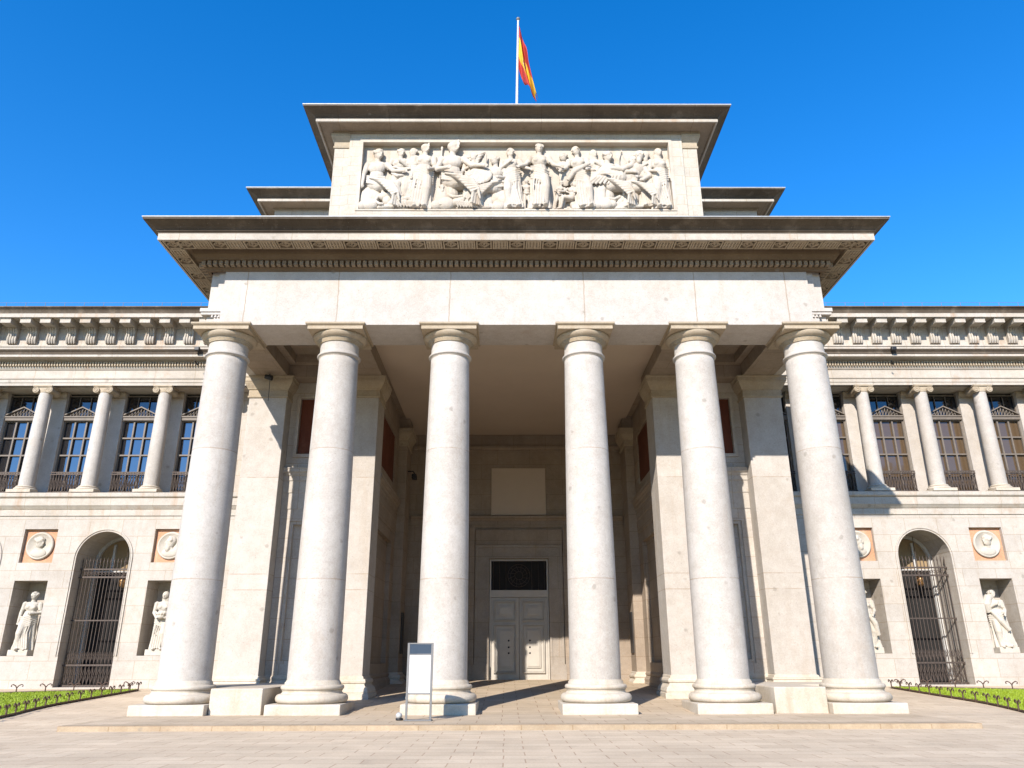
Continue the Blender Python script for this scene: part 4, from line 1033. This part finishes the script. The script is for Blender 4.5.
for j in range(NV+1):
    vv = j/NV
    for i in range(NU+1):
        uu = i/NU
        hz = zbot+(ztop-zbot)*vv
        hoist = p0.lerp(p1, (hz-20.95)/7.95)
        # cloth hangs limp: the fly end droops and gathers below the hoist
        dx = .76*uu*(1-.10*math.sin(PI*uu)) + .05*math.sin(uu*9+vv*5)*uu
        z = hz + (24.45+.35*vv-hz)*uu**(.8+.35*vv)
        dy = .26*math.sin(uu*7+vv*7.0)*min(1, uu*3) + .10*math.sin(uu*17+vv*4)*uu
        vs.append((hoist.x+.05+dx, hoist.y+dy, z)); uvs.append((uu, vv))
for j in range(NV):
    for i in range(NU):
        a = j*(NU+1)+i; fs.append((a, a+1, a+NU+2, a+NU+1))
me.from_pydata(vs, [], fs); me.polygons.foreach_set('use_smooth', [True]*len(fs))
ul = me.uv_layers.new(name='UVMap')
for pl in me.polygons:
    for li in pl.loop_indices: ul.data[li].uv = uvs[me.loops[li].vertex_index]
fl = bpy.data.objects.new('flag', me); C.objects.link(fl); me.materials.append(m)
sd = fl.modifiers.new('solid', 'SOLIDIFY'); sd.thickness = .008
tag(fl, 'red and yellow striped flag with a small shield drooping from the pole', 'flag')

# ------------------------------------------------------------------ lawns and iron edging
m, nt, b = newmat('grass_blades'); geo = N(nt, 'ShaderNodeNewGeometry')
nn = noise(nt, geo.outputs['Position'], 1.6, 5, .7)
col = mixc(nt, ramp(nt, nn, .3, .7), (.185,.265,.008), (.27,.345,.014))
oi = noise(nt, geo.outputs['Position'], 40, 2); col = mixc(nt, 1, col, mixc(nt, ramp(nt, oi, .3, .7), (.75,.75,.7), (1.2,1.2,1.1)), 'MULTIPLY')
nt.links.new(col, b.inputs['Base Color']); b.inputs['Roughness'].default_value = .6
M['grass'] = m
M['soil'] = plain('lawn_soil', (.05,.085,.012), .9, var=.3, scale=9)
def back_y(x): return 30.7 + 2.3*max(0, min(1, (21.5-x)/6.3))
def edge_x(y):   # lawn edge beside the paved approach
    return 15.05 - .7*max(0, (27-y)/4)**1.5
for s in (-1, 1):
    ysl = [19.5 + (30.9-19.5)*k/24 for k in range(25)]
    mb = MB()
    gx = [0, .03, .06, .1, .15, .2, .26, .34, .5, 1]
    for k in range(25):
        for g in gx:
            x0 = edge_x(19.5+13.4*k/24); x = x0+(40-x0)*g; y = 19.5+(back_y(x)-19.5)*k/24
            mb.v.append((s*x, y, hgt(14, y)+.03))
    for k in range(24):
        for q in range(9): mb.f.append([k*10+q, k*10+q+1, k*10+q+11, k*10+q+10]); mb.sm.append(False)
    struct(mb.build('lawn_soil', M['soil']))
    mb = MB(); rnd = random.Random(5+s); cnt = 0
    vv = []; ff = []
    while cnt < 52000:
        y = rnd.uniform(19.6, 33.0); x = rnd.uniform(edge_x(y)+.06, 27)
        if y > back_y(x)-.05: continue
        if x/y > .86: continue
        z = hgt(14, y)+.03; hh = rnd.uniform(.035, .075); a = rnd.uniform(0, PI); w = rnd.uniform(.012, .022); lx, ly = rnd.uniform(-.03, .03), rnd.uniform(-.03, .03)
        cx_, sy_ = math.cos(a)*w, math.sin(a)*w; q = len(vv)
        vv += [(s*x-cx_, y-sy_, z), (s*x+cx_, y+sy_, z), (s*x+lx, y+ly, z+hh)]; ff.append((q, q+1, q+2)); cnt += 1
    me = bpy.data.meshes.new('lawn_grass'); me.from_pydata(vv, [], ff); o = bpy.data.objects.new('lawn_grass', me); C.objects.link(o); me.materials.append(M['grass'])
    o['kind'] = 'stuff'; o['label'] = 'bright green mown grass of the %s lawn' % ('left' if s < 0 else 'right'); o['category'] = 'grass'
    # edging: a low iron line of posts with two curled arms each
    side = 'left' if s < 0 else 'right'
    def edging(pts, label):
        t = thing('lawn_edging', label, 'low fence', pts[0], 'low iron edgings round the lawns')
        mb = MB()
        for a, b2 in zip(pts, pts[1:]):
            a, b2 = Vector(a), Vector(b2); d = (b2-a); n = Vector((-d.y, d.x, 0)).normalized()*.012
            mb.add([a-n+Vector((0,0,.02)), b2-n+Vector((0,0,.02)), b2+n+Vector((0,0,.02)), a+n+Vector((0,0,.02)), a-n+Vector((0,0,.07)), b2-n+Vector((0,0,.07)), b2+n+Vector((0,0,.07)), a+n+Vector((0,0,.07))],
                   [(0,3,2,1),(4,5,6,7),(0,1,5,4),(1,2,6,5),(2,3,7,6),(3,0,4,7)])
        mb.build('rail', M['rust'], t)
        first = None
        for i, p in enumerate(pts):
            d = Vector(pts[min(i+1, len(pts)-1)])-Vector(pts[max(i-1, 0)]); ang = math.atan2(d.y, d.x)
            if first is None:
                mb = MB(); mb.tube([(0,0,-.03), (0,0,.2)], .02, 6)
                for sx in (-1, 1):
                    mb.tube([(0, 0, .16), (sx*.05, 0, .23), (sx*.12, 0, .265), (sx*.17, 0, .245), (sx*.175, 0, .205), (sx*.14, 0, .20)], [.018, .018, .018, .017, .015, .012], 6)
                first = mb.build('edging_post', M['rust'], None); first.parent = t
                first.location = Vector(p)-t.location; first.rotation_euler = (0, 0, ang); first.scale = (1.15, 1.3, 1.22)
            else:
                c = first.copy(); C.objects.link(c); c.parent = t; c.location = Vector(p)-t.location; c.rotation_euler = (0, 0, ang)
    pts = []; y = 21.2
    while y < 33.3: pts.append((s*edge_x(y), y, hgt(14, y)+.01)); y += .72
    edging(pts, 'low iron edging between the paved approach and the %s lawn' % side)
    pts = []; x = edge_x(31)+.5
    while x < 25.5: pts.append((s*x, back_y(x)+.1, hgt(14, back_y(x)+.1)+.01)); x += .92
    edging(pts, 'low iron edging along the back of the %s lawn before the wing wall' % side)

# ------------------------------------------------------------------ unseen avenue trees behind the viewer, added to block low sky light
rnd = random.Random(11); vv = []; ff = []
tb = MB()
for k in range(17):
    x = -88+11*k+rnd.uniform(-2, 2); y = -43+rnd.uniform(-6, 4); H = rnd.uniform(24, 31)
    tb.tube([(x, y, -.2), (x+rnd.uniform(-.5, .5), y, H*.35), (x+rnd.uniform(-1, 1), y, H*.8)], [.5, .4, .12], 8)
    for q in range(26):
        a, r = rnd.uniform(0, 2*PI), 6.2*math.sqrt(rnd.random()); zc = H*rnd.uniform(.22, .93); r *= min(1, 1.5*(1-abs(zc/H-.5)))
        c = Vector((x+r*math.cos(a), y+r*math.sin(a), zc)); cr = rnd.uniform(1.3, 2.4)
        for w_ in range(70):
            d = Vector((rnd.gauss(0, 1), rnd.gauss(0, 1), rnd.gauss(0, .8))).normalized()*cr*rnd.uniform(.5, 1.05); p = c+d
            n1 = Vector((rnd.gauss(0, 1), rnd.gauss(0, 1), rnd.gauss(0, 1))).normalized(); n2 = n1.orthogonal().normalized(); b0 = len(vv); l = rnd.uniform(.3, .55)
            vv += [tuple(p-n1*l), tuple(p+n2*l*.5), tuple(p+n1*l), tuple(p-n2*l*.5)]; ff.append((b0, b0+1, b0+2, b0+3))
me = bpy.data.meshes.new('unseen_avenue_trees'); me.from_pydata(vv+tb.v, [], ff+[[i+len(vv) for i in f] for f in tb.f])
o = bpy.data.objects.new('unseen_avenue_trees', me); C.objects.link(o); me.materials.append(plain('avenue_foliage', (.035,.055,.016), .7, var=.4, scale=.8))
o['kind'] = 'stuff'; o['label'] = 'unseen dense wood of tall trees along the avenue facing the museum'; o['category'] = 'trees'

# ------------------------------------------------------------------ light
W = bpy.data.worlds.new('World'); bpy.context.scene.world = W; W.use_nodes = True
nt = W.node_tree; bg = nt.nodes['Background']
sky = nt.nodes.new('ShaderNodeTexSky'); sky.sky_type = 'NISHITA'; sky.sun_disc = False
D = Vector((.41, 1, -.638)).normalized()
el = math.asin(-D.z); az = math.atan2(-D.x, -D.y)
sky.sun_elevation = el; sky.sun_rotation = az
sky.air_density = 1.0; sky.dust_density = .05; sky.ozone_density = 2.5; sky.altitude = 650
hs = nt.nodes.new('ShaderNodeHueSaturation'); hs.inputs['Saturation'].default_value = 1.39; hs.inputs['Value'].default_value = 1.27; hs.inputs['Hue'].default_value = .506
nt.links.new(sky.outputs[0], hs.inputs['Color']); nt.links.new(hs.outputs[0], bg.inputs['Color']); bg.inputs['Strength'].default_value = .13
sl = bpy.data.lights.new('sun', 'SUN'); sl.energy = 4.4; sl.angle = R(.5); sl.color = (1, .935, .87)
so = bpy.data.objects.new('sun', sl); C.objects.link(so); so.rotation_euler = D.to_track_quat('-Z', 'Y').to_euler(); so.location = (-20, -40, 40)

# ------------------------------------------------------------------ camera
cam = bpy.data.cameras.new('camera'); co = bpy.data.objects.new('camera', cam); C.objects.link(co)
pitch, yaw, roll = R(19.883), R(.363), R(-.172)
w = Vector((math.sin(yaw)*math.cos(pitch), math.cos(yaw)*math.cos(pitch), math.sin(pitch))); r0 = Vector((math.cos(yaw), -math.sin(yaw), 0)); u0 = r0.cross(w)
rr = r0*math.cos(roll)+u0*math.sin(roll); uu = -r0*math.sin(roll)+u0*math.cos(roll)
co.matrix_world = Matrix(((rr.x, uu.x, -w.x, -.33), (rr.y, uu.y, -w.y, 0), (rr.z, uu.z, -w.z, 1.5), (0, 0, 0, 1)))
cam.sensor_width = 36; cam.lens = 36*761/1024; cam.clip_end = 1000; cam.clip_start = .1
sc = bpy.context.scene; sc.camera = co
sc.view_settings.view_transform = 'Standard'; sc.view_settings.look = 'None'; sc.view_settings.exposure = .92; sc.view_settings.gamma = 1
